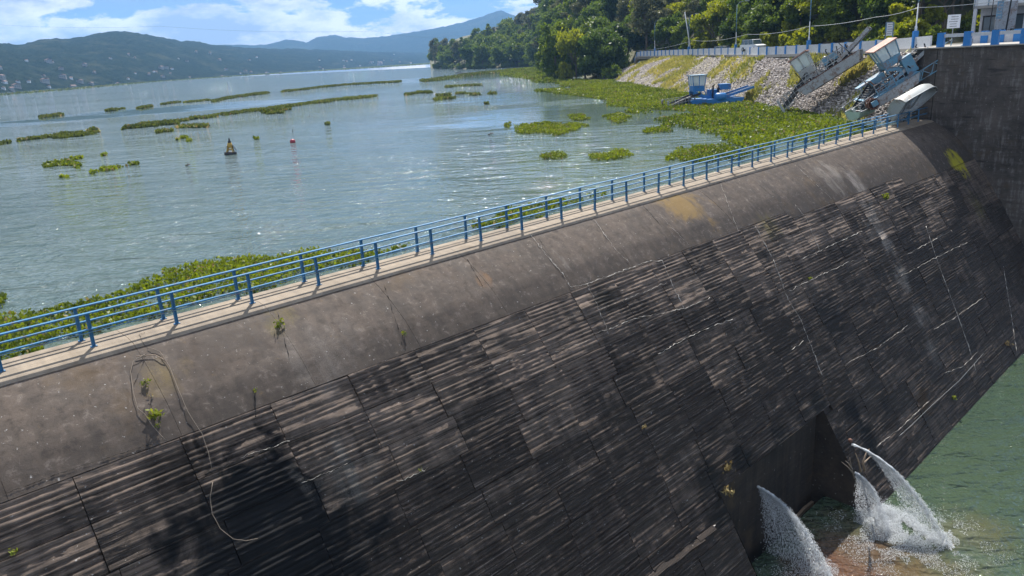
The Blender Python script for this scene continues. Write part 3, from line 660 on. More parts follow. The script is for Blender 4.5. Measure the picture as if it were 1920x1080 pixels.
# pale houses on the far shore
hs = []
for k, (w_, d_, h_, c1) in enumerate([(13, 10, 6, 'curb'), (9, 8, 5, 'whitemetal'), (16, 9, 8, 'curb')]):
    m = MB(); m.box((0, 0, h_ / 2 - 2), (w_, d_, h_ + 4)); m.prism([(-w_ / 2 - .6, h_), (w_ / 2 + .6, h_), (0, h_ + 2.4)], -d_ / 2 - .6, d_ / 2 + .6, 1)
    for j in (-.3, 0, .3): m.box((w_ * j, -d_ / 2 - .05, h_ * .5), (w_ * .14, .1, 1.6), mi=2)
    hs.append(m.mesh('hillside_house', [MAT[c1], MAT['rust'], MAT['glass']]))
rs = np.random.RandomState(5)
xsA = np.arange(-300, 1100.1, 5.0); cnt = 0
while cnt < 80:
    x = rs.uniform(5, 800); t = rs.beta(1.1, 3.6) * .75; i = int((x + 300) / 5); j = int(t / 1.35 * 69)
    if rs.rand() > .35 + .65 * (math.sin(x * .021) > -.2): continue
    p = VA[i, j]; o = link('hillside_house', hs[cnt % 3]); o.location = p; o.rotation_euler = (0, 0, rs.uniform(-1.2, 1.2)); o.scale = (.3 + .3 * rs.rand(),) * 3
    zz = ['at the left edge', 'left of the summit', 'below the left flank', 'below the highest summit', 'below the right flank', 'where the long ridge begins', 'below the long ridge', 'near the far right end'][min(7, int(x // 100))]
    tag(o, '%s house %s, %s' % (('grey', 'white', 'wide grey')[cnt % 3], zz, 'at the water' if t < .08 else 'low on the slope' if t < .2 else 'halfway up' if t < .4 else 'high on the slope'), 'house', 'houses on the far hillside'); cnt += 1

# ------------------------------------------------------------------ near land: road plateau and wooded hill
LX = [700, 805, 820, 860, 900, 950, 1000, 1040, 1090, 1140, 1185, 1195, 1300, 1430, 1540, 1640, 1745, 1800, 1920, 2300]
LD = [900, 720, 660, 560, 520, 500, 480, 300, 228, 196, 205, 200, 160, 108, 90, 80, 65, 66, 64, 60]
LZ = [-1, -.8, -.8, -.8, -.8, -.8, -.8, -.8, -.8, -.8, 1.5, 4.86, 4.9, 5.0, 5.15, 5.3, 5.6, 5.72, 5.72, 5.72]
LP = [2, 2, 2, 2, 3, 4, 4, 4, 4, 5, 10, 15, 16, 16, 16, 16, 17, 20, 30, 40]
LS = [.02, .04, .07, .10, .12, .15, .19, .2, .22, .26, .26, .26, .28, .30, .32, .34, .36, .36, .36, .36]
def land(x, extra):
    """height of the land at photo column x, 'extra' metres beyond its near edge"""
    z0, pl, sl = np.interp(x, LX, LZ), np.interp(x, LX, LP), np.interp(x, LX, LS)
    e = np.maximum(extra - pl, 0); return z0 + np.where(extra < pl, np.minimum(extra, 3) * (.12 if x < 1185 else 0), .3) + 80 * (1 - np.exp(-sl * e / 80))
def land_pt(x, extra):
    h, k = hdir(x); dep = np.interp(x, LX, LD) + extra; return np.array([h[0] * dep * k, h[1] * dep * k, float(land(x, extra))])
xs = np.arange(806, 2301, 8.0); ex = np.concatenate([[0, 1, 2, 3, 4.5, 6], np.linspace(8, 60, 18), np.linspace(70, 420, 24)])
V = np.zeros((len(xs), len(ex) + 1, 3))
for i, x in enumerate(xs):
    h, k = hdir(x); dep = (np.interp(x, LX, LD) + ex) * k
    V[i, 1:, 0] = h[0] * dep; V[i, 1:, 1] = h[1] * dep; V[i, 1:, 2] = land(x, ex)
    V[i, 0] = V[i, 1]; V[i, 0, 2] = -3 if x < 1185 else V[i, 1, 2] - 1.2
V[:, 7:, 2] += (fbm(V[:, 7:, 0] / 9, V[:, 7:, 1] / 9, 4, 3) - .5) * np.clip(ex[6:] - 16, 0, 10)[None, :] * .25
MAT['soil'] = paint('hill_soil', (.085, .085, .04), .95, .5, (.13, .1, .06), 0, .12)
o = link('wooded_hill_ground', nmesh('wooded_hill_ground', V.reshape(-1, 3), grid_faces(*V.shape[:2]), [MAT['soil']], smooth=True)); o['kind'] = 'structure'
# road sheet behind the wall
rv = []; rx = np.arange(1192, 2301, 12.0)
for x in rx:
    for e in (.6, 10.5): p = land_pt(x, e); rv.append((p[0], p[1], float(np.interp(x, LX, LZ)) + .345 if e > 99 else float(np.interp(x, LX, LZ)) + .03))
o = link('road', nmesh('road', rv, np.array([(2 * i, 2 * i + 2, 2 * i + 3, 2 * i + 1) for i in range(len(rx) - 1)]), [MAT['asphalt']])); o['kind'] = 'structure'

# ------------------------------------------------------------------ embankment: stone pitching, grass
TOPX = [(1150, 120, None), (1190, 105, 4.86), (1240, 105, 4.88), (1300, 104.5, 4.9), (1430, 104, 5.0), (1480, 102.5, 5.05), (1540, 101, 5.15), (1640, 97, 5.3), (1745, 93, 5.55), (1790, 92, 5.6)]
BOTX = [(1120, 148), (1145, 152), (1223, 167), (1290, 178), (1390, 194), (1457, 203), (1511, 214), (1603, 231), (1690, 234), (1742, 226)]
def wallp(x, dz=0.0):
    d = np.interp(x, LX, LD); h, k = hdir(x); return np.array([h[0] * d * k, h[1] * d * k, float(np.interp(x, LX, LZ)) + dz])
TW = [wallp(x) - np.array([0, 0, .25]) for x, y, z in TOPX]; TW[0] = P(1150, 128, 1.2)
BW = [P(x, y, LAKE_Z - .25) for x, y in BOTX]
TW = np.array(TW); BW = np.array(BW); nu, nv = 200, 60
ui = np.linspace(0, len(TW) - 1, nu); T_ = np.stack([np.interp(ui, range(len(TW)), TW[:, k]) for k in range(3)], 1); B_ = np.stack([np.interp(ui, range(len(BW)), BW[:, k]) for k in range(3)], 1)
tv = np.linspace(0, 1, nv)[None, :, None]; EV = B_[:, None] * (1 - tv) + T_[:, None] * tv
EV[..., 2] += np.sin(tv[..., 0] * math.pi) * .35 + (fbm(EV[..., 0] / 3, EV[..., 1] / 3, 9, 4) - .5) * .8
MAT['bankrock'] = None
m, t, b = newmat('bank_rubble'); g = N(t, 'ShaderNodeNewGeometry').outputs['Position']
vo = N(t, 'ShaderNodeTexVoronoi'); vo.inputs['Scale'].default_value = 2.6; L(t, g, vo.inputs['Vector'])
c = mixc(t, mapr(t, noise(t, g, .5, 6, .6), .35, .65), (.34, .30, .27), (.22, .19, .165)); c = mixc(t, mapr(t, vo.outputs['Distance'], .25, .55, 0, .75), c, (.075, .065, .05))
c = mixc(t, mapr(t, noise(t, g, .22, 5, .6), .50, .62, 0, .75), c, (.17, .15, .06))
L(t, c, b.inputs['Base Color']); b.inputs['Roughness'].default_value = .95; L(t, bump(t, vo.outputs['Distance'], -1.0, .25), b.inputs['Normal']); MAT['bankrock'] = m
o = link('embankment_slope', nmesh('embankment_slope', EV.reshape(-1, 3), grid_faces(nu, nv), [m])); o['kind'] = 'structure'
MAT['stone'] = None
m, t, b = newmat('pitching_stone'); at = N(t, 'ShaderNodeAttribute', attribute_name='tint')
c = ramp(t, at.outputs['Fac'], [(0, (.20, .175, .155)), (.5, (.44, .39, .36)), (1, (.68, .62, .58))]); L(t, c, b.inputs['Base Color']); b.inputs['Roughness'].default_value = .9; MAT['stone'] = m
ico = np.array([(0, 0, 1), (.89, 0, .45), (.28, .85, .45), (-.72, .53, .45), (-.72, -.53, .45), (.28, -.85, .45), (.72, .53, -.45), (-.28, .85, -.45), (-.89, 0, -.45), (-.28, -.85, -.45), (.72, -.53, -.45), (0, 0, -1)])
icf = np.array([(0, 1, 2), (0, 2, 3), (0, 3, 4), (0, 4, 5), (0, 5, 1), (1, 6, 2), (2, 7, 3), (3, 8, 4), (4, 9, 5), (5, 10, 1), (1, 10, 6), (2, 6, 7), (3, 7, 8), (4, 8, 9), (5, 9, 10), (6, 11, 7), (7, 11, 8), (8, 11, 9), (9, 11, 10), (10, 11, 6)])
def rocks(name, C, size, mat, rs, flat=.6, sub=None):
    n = len(C); sc3 = size[:, None] * (.6 + .7 * rs.rand(n, 3)); sc3[:, 2] *= flat
    V = ico[None] * sc3[:, None] * (.8 + .4 * rs.rand(n, 12, 1)); a = rs.rand(n) * 6.28
    x = V[..., 0] * np.cos(a)[:, None] - V[..., 1] * np.sin(a)[:, None]; y = V[..., 0] * np.sin(a)[:, None] + V[..., 1] * np.cos(a)[:, None]
    V = np.stack([x, y, V[..., 2]], -1) + C[:, None]; F = icf[None] + (np.arange(n) * 12)[:, None, None]
    return nmesh(name, V.reshape(-1, 3), F.reshape(-1, 3), [mat], attrs={'tint': ('FACE', np.repeat(rs.rand(n) ** .8, 20))})
rs = np.random.RandomState(21)
def bank_samples(n, rs, f=lambda u, v: True):
    u = rs.rand(n); v = rs.rand(n); i = (u * (nu - 1)).astype(int); j = (v * (nv - 1)).astype(int); return EV[i, j] + np.stack([rs.randn(n) * .25, rs.randn(n) * .25, np.zeros(n)], 1), u, v
C, u, v = bank_samples(42000, rs); gmask = fbm(C[:, 0] / 7, C[:, 1] / 7, 31, 4) + .22 * (v - .5) + .03
keep = gmask < .60; C1 = C[keep]
o = link('pitching_stones', rocks('pitching_stones', C1, .07 + .11 * rs.rand(len(C1)) ** 2, MAT['stone'], rs)); tag(o, kind='stuff', label='loose pale stones pitched over the whole lakeside embankment', cat='stones')
C, u, v = bank_samples(52000, rs); gm = fbm(C[:, 0] / 7, C[:, 1] / 7, 31, 4) + .22 * (v - .5) + .03; keep = gm > .585 - .03 * rs.rand(len(C)); C2 = C[keep]; C2 = C2 + np.array([0, 0, .18])
V, F = leaves(C2, .12 + .14 * rs.rand(len(C2)), 1.6, 3.2, rs)
o = link('bank_grass', nmesh('bank_grass', V, F, [MAT['grass']], attrs={'tint': ('FACE', np.clip(fbm(C2[:, 0] / 4, C2[:, 1] / 4, 77, 3) * 1.5 - .35 + .3 * rs.rand(len(C2)), 0, 1))})); tag(o, 'dry and green grass tufts growing between the stones of the embankment', 'grass', kind='stuff')

# ------------------------------------------------------------------ road wall with blue pilasters
pilx = [1190, 1194.5, 1201.7, 1208, 1214, 1220.5, 1227.8, 1234, 1241.3, 1248.5, 1256, 1264, 1272.5, 1281.5, 1291.6, 1300, 1309.8, 1320, 1330.6, 1341.8, 1353.6, 1366.5, 1380, 1393.6, 1408, 1424, 1440, 1457.5, 1475, 1495.6, 1517, 1539, 1563, 1588, 1616.7, 1646, 1678.6, 1717]
lamps = {1227.8, 1291.6, 1380, 1517, 1717}
wall = tag(empty('road_wall', tuple(wallp(1450, -.2))), 'low white wall with blue pilasters along the road on top of the stone embankment', 'wall')
WO = wallp(1450, -.2)
def wl(x, dz=0, back=0.0):
    h, k = hdir(x); p = wallp(x, dz) + np.array([h[0], h[1], 0]) * back; return p - WO
def wh(x): return float(np.interp(x, [1190, 1300, 1430, 1640, 1745], [1.35, 1.3, 1.2, 1.16, 1.12]))
for i, x in enumerate(pilx):
    p = wl(x); q = wl(x + 2) - wl(x - 2); a = math.atan2(q[1], q[0]); big = x in lamps
    m = MB(); hgt = wh(x) + (.55 if big else .06); m.box((p[0], p[1], p[2] + hgt / 2 - .1), (.42 if big else .34, .42 if big else .34, hgt + .2), Matrix.Rotation(a, 3, 'Z')); m.build('pilaster', MAT['blue'], wall)
ends = pilx + [1748]
for a_, b_ in zip(ends[:-1], ends[1:]):
    p, q = wl(a_), wl(b_); m = MB(); h0, h1 = wh(a_), wh(b_)
    m.bar(p + np.array([0, 0, h0 / 2 + .05]), q + np.array([0, 0, h1 / 2 + .05]), .14, h0 - .1); m.build('white_panel', MAT['white'], wall)
m = MB(); pts = [wl(x, -.02, .0) for x in ends]
for a_, b_ in zip(pts[:-1], pts[1:]): m.bar(a_, b_, .62, .34)
m.build('footing', MAT['curb'], wall)
m = MB(); pts = [wl(x, -.42, -.35) for x in ends]
for a_, b_ in zip(pts[:-1], pts[1:]): m.bar(a_, b_, .5, .18)
m.build('ledge', MAT['curb'], wall)

# pier parapet: stout blue posts carrying white beams
for i in range(8):
    d0 = .45 + 1.96 * i
    m = MB(); m.box((PIER_S + .35, -d0, 5.82 + .55), (.44, .5, 1.12)); m.build('parapet_post', MAT['blue'], pier)
    m = MB(); m.box((PIER_S + .35, -(d0 + .98), 5.82 + .86), (.3, 1.44, .26)); m.build('parapet_beam', MAT['white'], pier)
par = tag(empty('bridge_parapet', M=DAMM), 'second parapet on the far side of the bridge deck with blue posts and white panels', 'parapet')
for i in range(9):
    d0 = .1 + 1.25 * i
    m = MB(); m.box((PIER_S + 8.6, -d0, 5.82 + .52), (.4, .55, 1.05)); m.build('parapet_post', MAT['blue'], par)
    if i < 8: m = MB(); m.box((PIER_S + 8.6, -(d0 + .625), 5.82 + .45), (.16, .69, .86)); m.build('white_panel', MAT['white'], par)

# ------------------------------------------------------------------ water hyacinth
def inpoly(px, py, poly):
    poly = np.asarray(poly); x, y = px, py; c = np.zeros(len(x), bool); j = len(poly) - 1
    for i in range(len(poly)):
        xi, yi = poly[i]; xj, yj = poly[j]
        with np.errstate(divide='ignore', invalid='ignore'): c ^= ((yi > y) != (yj > y)) & (x < (xj - xi) * (y - yi) / (yj - yi + 1e-12) + xi)
        j = i
    return c
def parea(W): x, y = W[:, 0], W[:, 1]; return abs(np.dot(x, np.roll(y, 1)) - np.dot(y, np.roll(x, 1))) / 2
def mat_(poly_px, dens, size, hgt, label, group=None, stuff=False, seed=0, rag=.5, thin=.42, cap=60000, mat='hyacinth'):
    rs = np.random.RandomState(1000 + seed + int(abs(poly_px[0][0])))
    W = np.array([P(x, y, LAKE_Z)[:2] for x, y in poly_px]); A = parea(W); n = int(min(cap, A * dens)) + 12
    lo, hi = W.min(0), W.max(0); out = []; got = 0; tries = 0
    while got < n and tries < 60:
        q = lo + rs.rand(max(n * 2, 400), 2) * (hi - lo); qq = q + (fbm(q[:, 0] / (rag * 3) + 50, q[:, 1] / (rag * 3) + 50, 3, 3)[:, None] - .5) * rag * 5 * np.array([1, -1])
        k = inpoly(qq[:, 0], qq[:, 1], W) & (fbm(q[:, 0] / (size * 6) + 9, q[:, 1] / (size * 6) + 9, 12, 3) > thin - .12 + .1 * rs.rand(len(q)))
        out.append(q[k]); got += k.sum(); tries += 1
    q = np.concatenate(out)[:n]
    if len(q) < 4: q = W
    hn = fbm(q[:, 0] / 1.3 + 3, q[:, 1] / 1.3 + 7, 5, 2)
    C = np.concatenate([q, (LAKE_Z + hgt * (.15 + .85 * rs.rand(len(q)) * (.4 + hn)))[:, None]], 1); c0 = C.mean(0); c0[2] = LAKE_Z
    V, F = leaves(C - c0, size * (.7 + .6 * rs.rand(len(C))), .75, 1.35, rs)
    tint = np.clip(.15 + 1.0 * rs.rand(len(C)) * (.5 + (C[:, 2] - LAKE_Z) / hgt * .5) + (fbm(q[:, 0] / 5, q[:, 1] / 5, 15, 2) - .5) * .8, 0, 1)  # low leaves tinted darker: shading of the mat put into leaf colour
    mi = (rs.rand(len(C)) < .05).astype(int)
    # pad of wet stems just above the water
    o = link('water_hyacinth_mat', nmesh('water_hyacinth_mat', V, F, [MAT[mat], MAT['dryleaf']], mi, attrs={'tint': ('FACE', tint)})); o.location = c0
    tag(o, label, None if stuff else 'floating plants', group, 'stuff' if stuff else None); return o
def strip(pts, th): return [(x, y - th / 2) for x, y in pts] + [(x, y + th / 2) for x, y in pts[::-1]]
G = 'small islands of water hyacinth on the lake'
mat_([(-60, 614), (0, 600), (60, 588), (110, 580), (160, 568), (200, 560), (232, 542), (290, 530), (345, 510), (420, 492), (470, 484), (520, 488), (560, 478), (605, 478), (650, 472), (700, 476), (760, 467), (792, 462), (600, 512), (400, 565), (200, 620), (0, 675), (-60, 690)],
     150, .11, .27, 'dense band of green water hyacinth pressed against the crest of the dam', stuff=True, seed=1, rag=.35, thin=.36)
mat_([(880, 432), (915, 412), (945, 398), (1000, 386), (1060, 380), (1092, 376), (1020, 402), (930, 427)], 140, .11, .32, 'short strip of hyacinth against the crest behind the middle of the railing', G, seed=2, rag=.3)
mat_([(1098, 376), (1135, 366), (1150, 364), (1120, 374)], 60, .13, .3, 'tiny tuft of hyacinth touching the crest just right of the middle strip', G, seed=3, rag=.2)
mat_([(-40, 562), (0, 556), (12, 562), (8, 578), (-30, 586)], 110, .12, .35, 'clump of hyacinth at the very left edge of the lake, above the band', G, seed=4)
mat_([(1246, 298), (1262, 287), (1290, 281), (1330, 276), (1365, 274), (1388, 284), (1395, 292), (1330, 306), (1280, 304), (1250, 306)], 110, .12, .32, 'large hyacinth island close behind the railing, right of the middle', G, seed=5)
mat_([(1102, 295), (1125, 287), (1150, 284), (1182, 291), (1172, 299), (1140, 303), (1112, 303)], 110, .12, .32, 'hyacinth island left of the large one behind the railing', G, seed=6)
mat_([(1010, 297), (1030, 289), (1052, 289), (1062, 294), (1040, 301), (1018, 301)], 110, .12, .32, 'small round hyacinth island in open water before the middle of the railing', G, seed=7)
mat_([(965, 243), (985, 234), (1020, 231), (1060, 234), (1104, 236), (1085, 243), (1065, 254), (1040, 255), (1020, 250), (985, 252), (966, 250)], 75, .145, .3, 'long ragged hyacinth island beside the dark tree reflection', G, seed=8)
mat_([(941, 238), (952, 232), (960, 236), (953, 241)], 75, .145, .3, 'tiny hyacinth clump left of the long ragged island', G, seed=9)
mat_([(1200, 246), (1222, 240), (1255, 241), (1252, 248), (1215, 251)], 75, .145, .3, 'small hyacinth island before the big green mat', G, seed=10)
mat_([(1138, 220), (1160, 213), (1178, 217), (1170, 232), (1150, 233)], 75, .145, .3, 'loose hyacinth patch lying in the green tree reflection', G, seed=11)
mat_([(1066, 220), (1084, 215), (1103, 219), (1098, 227), (1074, 228)], 75, .145, .3, 'faint hyacinth patch left of the loose one in the tree reflection', G, seed=12)
mat_([(1036, 152), (1080, 150), (1145, 152), (1223, 166), (1290, 177), (1390, 193), (1457, 203), (1511, 213), (1560, 224), (1600, 232), (1596, 240), (1570, 252), (1500, 268), (1440, 282), (1400, 290), (1378, 276), (1352, 258), (1330, 247), (1290, 238), (1262, 240), (1236, 232), (1262, 222), (1284, 212), (1246, 206), (1222, 209), (1205, 216), (1190, 212), (1202, 203), (1165, 200),
      (1150, 191), (1112, 185), (1060, 178), (1022, 172), (1060, 168), (1100, 170), (1060, 162)], 34, .19, .42, 'wide bright green mat of water hyacinth filling the cove below the embankment', stuff=True, seed=13, rag=1.2, thin=.33, cap=75000)
mat_([(930, 134), (960, 130), (1000, 127), (1045, 132), (1056, 145), (1058, 155), (1020, 156), (1000, 150), (972, 147), (940, 140)], 6, .5, .6, 'green hyacinth field round the foot of the shore trees', stuff=True, seed=14, rag=2, cap=16000)
mat_(strip([(790, 152), (830, 148), (866, 142.5), (900, 138), (940, 135), (1000, 132)], 4.5), 3, .6, .5, 'thin hyacinth line running from the shore trees out past the rowing boat', G, seed=15, rag=1.0, cap=6000, mat='hyacinth_far')
mat_(strip([(1000, 172), (1030, 170), (1060, 168)], 3), 8, .4, .4, 'thin hyacinth line left of the cove mat', G, seed=16, rag=1)
for k, (pts, th, lab) in enumerate([
    ([(235, 243), (262, 235), (300, 231), (330, 228), (372, 222), (410, 218), (450, 211), (485, 207), (520, 203), (560, 197), (600, 192), (650, 186), (705, 181)], 5.5, 'long curving line of hyacinth across the lake, the nearer of the two longest'),
    ([(398, 191), (430, 184), (470, 178), (500, 174.5)], 6, 'broad hyacinth streak in the farther broken line, right of the dark calm water'),
    ([(530, 172), (570, 168), (610, 163), (650, 159), (700, 156), (748, 153)], 3.6, 'far thin hyacinth line running right towards the wooded point'),
    ([(345, 193), (395, 188)], 2.5, 'short faint hyacinth streak just left of the broad far one'), ([(304, 196), (335, 192)], 3, 'short hyacinth streak in the middle of the dark calm water'),
    ([(258, 203), (284, 200)], 4.5, 'small hyacinth clump on the dark calm water, second from the left part'), ([(200, 208), (238, 204)], 3.5, 'thin hyacinth streak on the left part of the dark calm water'),
    ([(74, 221), (118, 215)], 6, 'hyacinth clump at the left end of the dark calm water'), ([(-20, 274), (0, 271), (18, 268)], 5, 'hyacinth streak cut by the left edge of the lake'),
    ([(32, 266), (62, 261), (95, 257), (125, 252), (152, 248)], 6, 'hyacinth streak at left above the three small clumps'), ([(102, 259), (140, 255), (185, 249)], 6, 'hyacinth streak joining the left one from below'),
    ([(235, 241), (280, 236), (320, 232), (334, 231)], 7, 'thick left end of the longest hyacinth line'), ([(163, 246), (182, 243)], 4, 'tiny hyacinth patch between the left streaks and the long line'),
    ([(292, 249), (322, 246)], 5, 'small hyacinth patch below the long line, left one of two'), ([(333, 239), (390, 237)], 6, 'small ragged hyacinth patch below the long line, right one of two'),
    ([(492, 211), (540, 206)], 7, 'hyacinth patch hanging below the middle of the long line'), ([(497, 214), (530, 212)], 3, 'thin hyacinth streak under the middle of the long line'),
    ([(762, 178), (785, 174), (810, 174)], 5, 'hyacinth island before the wooded point, leftmost of its row'), ([(835, 164), (870, 161.5), (905, 160)], 3.4, 'thin hyacinth line below the rowing boat'),
    ([(812, 188), (830, 185), (852, 184)], 5.5, 'dark hyacinth island below the leftmost of the row'), ([(818, 180), (846, 178)], 3, 'thin hyacinth streak in the middle of the row before the point'),
    ([(856, 176.5), (882, 175.5)], 2.6, 'short hyacinth streak right in the row before the point'), ([(880, 179), (905, 177), (930, 176)], 3.2, 'hyacinth streak at the right end of the row before the point'),
    ([(330, 262), (342, 258), (352, 258)], 4, 'small hyacinth clump above and left of the yellow buoy'), ([(350, 265), (358, 265)], 5, 'tiny hyacinth clump nearest above the yellow buoy'),
    ([(82, 313), (100, 307), (135, 307), (150, 314)], 15, 'square ragged hyacinth island at left below the streaks'), ([(132, 300), (156, 297)], 5, 'small clump right above the square hyacinth island'),
    ([(112, 332), (128, 332)], 4, 'tiny clump below the square hyacinth island'), ([(168, 325), (205, 317), (232, 314)], 8, 'slanting hyacinth island right of the square one'), ([(240, 310), (258, 308)], 6, 'small clump at the upper end of the slanting island'),
    ([(190, 293), (202, 291)], 3, 'speck of hyacinth above the slanting island'), ([(908, 196), (918, 195)], 1.8, 'speck of hyacinth at mid lake towards the long island'), ([(608, 234), (618, 233)], 2, 'speck of hyacinth right of the red float'), ([(476, 261), (484, 261)], 3, 'dark speck of hyacinth between the two buoys')]):
    W = [P(*p, LAKE_Z) for p in pts]; dist = np.linalg.norm(W[0]); sz = min(.5, max(.16, dist / 300))
    mat_(strip(pts, th * .62), min(30, 3.2 / sz ** 2), sz, .14 + sz * .35, lab, G, seed=40 + k, rag=.25 + dist / 400, cap=9000, thin=.47, mat='hyacinth_far' if dist > 110 else 'hyacinth')
far = strip([(-60, 181), (0, 178), (150, 165.5), (300, 151.5), (450, 141), (600, 131.5), (720, 124.5), (812, 118.5)], 2.6)
mat_(far, .05, 1.8, .5, 'very long thin line of floating plants off the far shore', G, seed=90, rag=3, cap=22000, thin=.36, mat='hyacinth_far')

# ------------------------------------------------------------------ trees
def crown(seed, nb, nl, rx, rz, leaf, shape='round', low=.0):
    rs = np.random.RandomState(seed); B = []
    for _ in range(nb):
        while True:
            q = rs.uniform(-1, 1, 3)
            if np.linalg.norm(q) <= 1: break
        q *= rs.uniform(.75, 1.0) ** .4
        if shape == 'umbrella': q[2] = abs(q[2]) * .9 + .05; q[:2] *= 1.15
        if shape == 'column': q[:2] *= .75
        if shape == 'willow': q[:2] *= .9
        B.append((q[0] * rx, q[1] * rx, q[2] * rz, rs.uniform(.24, .44) * rx * (.8 if shape == 'column' else 1)))
    B = np.array(B); i = rs.randint(0, nb, nl); d = rs.randn(nl, 3); d /= np.linalg.norm(d, axis=1)[:, None]
    d[:, 2] = np.where(rs.rand(nl) < .75, np.abs(d[:, 2]), d[:, 2])
    C = B[i, :3] + d * B[i, 3:4] * (rs.rand(nl, 1) ** .35) * np.array([1.05, 1.05, .75 if shape != 'willow' else 1.3])
    C += (rs.randn(nl, 3)) * .06 * rx
    V, F = leaves(C, leaf * (.6 + .8 * rs.rand(nl)), .5 if shape != 'willow' else -.4, 1.5, rs)
    bt = rs.rand(nb); tint = np.clip(bt[i] * .6 + rs.rand(nl) * .4, 0, 1)
    return V, F, tint, B
TREE = {}
def tree_proto(key, mat, seed, nb, nl, rx, rz, leaf, trunk, shape='round', tr=.22):
    V, F, tint, B = crown(seed, nb, nl, rx, rz, leaf, shape); zc = trunk + rz * .8
    cm = nmesh('crown', V + np.array([0, 0, zc]), F, [MAT[mat]], attrs={'tint': ('FACE', tint)})
    m = MB(); rs = np.random.RandomState(seed + 1); top = zc + rz * .2; pts = [(0, 0, -.8)]; x = y = 0
    for k in range(1, 6): x += rs.randn() * .12; y += rs.randn() * .12; pts.append((x, y, top * k / 5))
    m.tube(pts, [tr * 1.3] + [tr * (1 - .14 * k) for k in range(1, 6)], 7)
    for k in range(min(nb, 9)):
        b = B[rs.randint(nb)]; s = pts[rs.randint(2, 5)]; e = (b[0], b[1], b[2] + zc); md = ((s[0] + e[0]) / 2, (s[1] + e[1]) / 2, (s[2] * .4 + e[2] * .6)); m.tube([s, md, e], [tr * .45, tr * .3, tr * .1], 5)
    TREE[key] = (cm, m.mesh('trunk', MAT['bark'], True))
T = tree_proto
T('dark1', 'leaf_dark', 1, 34, 5200, 4.2, 3.4, .42, 2.2); T('dark2', 'leaf_dark', 2, 26, 4600, 3.6, 3.8, .42, 2.6)
T('mid1', 'leaf_mid', 3, 30, 5000, 3.9, 3.3, .40, 2.4); T('mid2', 'leaf_mid', 4, 24, 4200, 3.2, 3.6, .38, 2.8); T('mid3', 'leaf_mid', 14, 20, 3600, 2.6, 4.6, .36, 2.6, 'column')
T('yel1', 'leaf_yellow', 5, 34, 5200, 4.4, 2.5, .34, 3.2, 'umbrella'); T('yel2', 'leaf_yellow', 6, 26, 4200, 3.4, 2.6, .34, 2.4, 'umbrella')
T('grey1', 'leaf_grey', 7, 20, 2600, 3.6, 4.4, .38, 4.5); T('grey2', 'leaf_grey', 8, 16, 2000, 3.0, 5.0, .36, 5.5, 'column')
T('willow', 'leaf_mid', 9, 26, 6000, 3.2, 5.2, .36, 1.2, 'willow', .3); T('bushy', 'leaf_yellow', 10, 16, 1800, 1.5, 1.1, .24, .2); T('bushd', 'leaf_mid', 12, 16, 1800, 1.5, 1.1, .24, .2)
T('bigdark', 'leaf_dark', 13, 46, 9000, 6.2, 5.0, .46, 1.4, 'round', .4)
def zone(p):
    c_ = RM.T @ (np.array(p) - np.array([0, 0, CAMZ])); x = 960 + FPX * c_[0] / -c_[2]; dep = -c_[2]
    i = int(np.searchsorted([865, 930, 1000, 1070, 1190, 1260, 1330, 1400, 1460, 1530, 1600, 1670, 1740, 1800, 1850], x))
    where = ['at the tip of the wooded point', 'beside the tip of the point', 'halfway along the wooded point', 'behind the shore willows', 'behind the big round dark tree', 'behind the far end of the road wall', 'behind the leaning white pole', 'left of the white car', 'right of the white car', 'left of the tall middle lamp post',
             'right of the tall middle lamp post', 'above the grey harvester cabin', 'above the grey harvester stern', 'right of the tallest lamp post', 'behind the white notice board', 'left of and behind the building'][i]
    near = np.interp(x, LX, LD) + np.interp(x, LX, LP); e = dep - near
    return where, ('front row' if e < 18 else 'second row' if e < 50 else 'back row' if e < 90 else 'far back')
TLAB = {'dar': 'dark dense broadleaf tree in the wood beyond the road and shore', 'mid': 'mid-green leafy tree in the wood beyond the road and shore', 'yel': 'flat-topped yellow-green tree in the wood beyond the road',
        'gre': 'tall thin grey-green tree with open crown standing above the wood', 'wil': 'drooping green willow on the shore', 'bus': 'low bush at the edge of the wood behind the road'}
def put_tree(key, p, s=1.0, sz=1.0, label=None, cat='tree', group='trees of the wooded shore and hillside'):
    cm, tm = TREE[key]; e = empty('bush' if key[:3] == 'bus' else 'tree', tuple(p), random.uniform(0, 6.28)); e.scale = (s, s, s * sz)
    link('crown', cm, e); link('trunk', tm, e)
    if key[:3] == 'bus': cat = 'bush'; group = 'bushes at the edge of the wood'
    if label: tag(e, label, cat)
    elif key[:3] == 'bus': tag(e, '%s bush, %s' % ('yellow-green' if key == 'bushy' else 'mid-green', zone(p)[0]), cat, group)
    elif True:
        wz, rz_ = zone(p); kd = {'dar': 'dark dense', 'mid': 'mid-green', 'yel': 'flat yellow-green', 'gre': 'thin grey-green', 'wil': 'drooping'}.get(key[:3], 'dark')
        tag(e, '%s%s tree %s, %s' % ('big ' if s > 1.25 else '', kd, wz, rz_), cat, group)
    else: tag(e, TLAB.get(key[:3], TLAB['dar']), cat, group)
    return e
rs = np.random.RandomState(77); placed = []
def scatter(n, fx, fe, keys, smin, smax, dmin):
    c = 0; tries = 0
    while c < n and tries < n * 30:
        tries += 1; x = fx(rs); e = fe(rs, x); p = land_pt(x, e)
        if any((p[0] - q[0]) ** 2 + (p[1] - q[1]) ** 2 < (dmin * q[2]) ** 2 for q in placed): continue
        s = rs.uniform(smin, smax); placed.append((p[0], p[1], s)); k = keys(rs, x, e); put_tree(k, p, s, rs.uniform(.85, 1.25)); c += 1
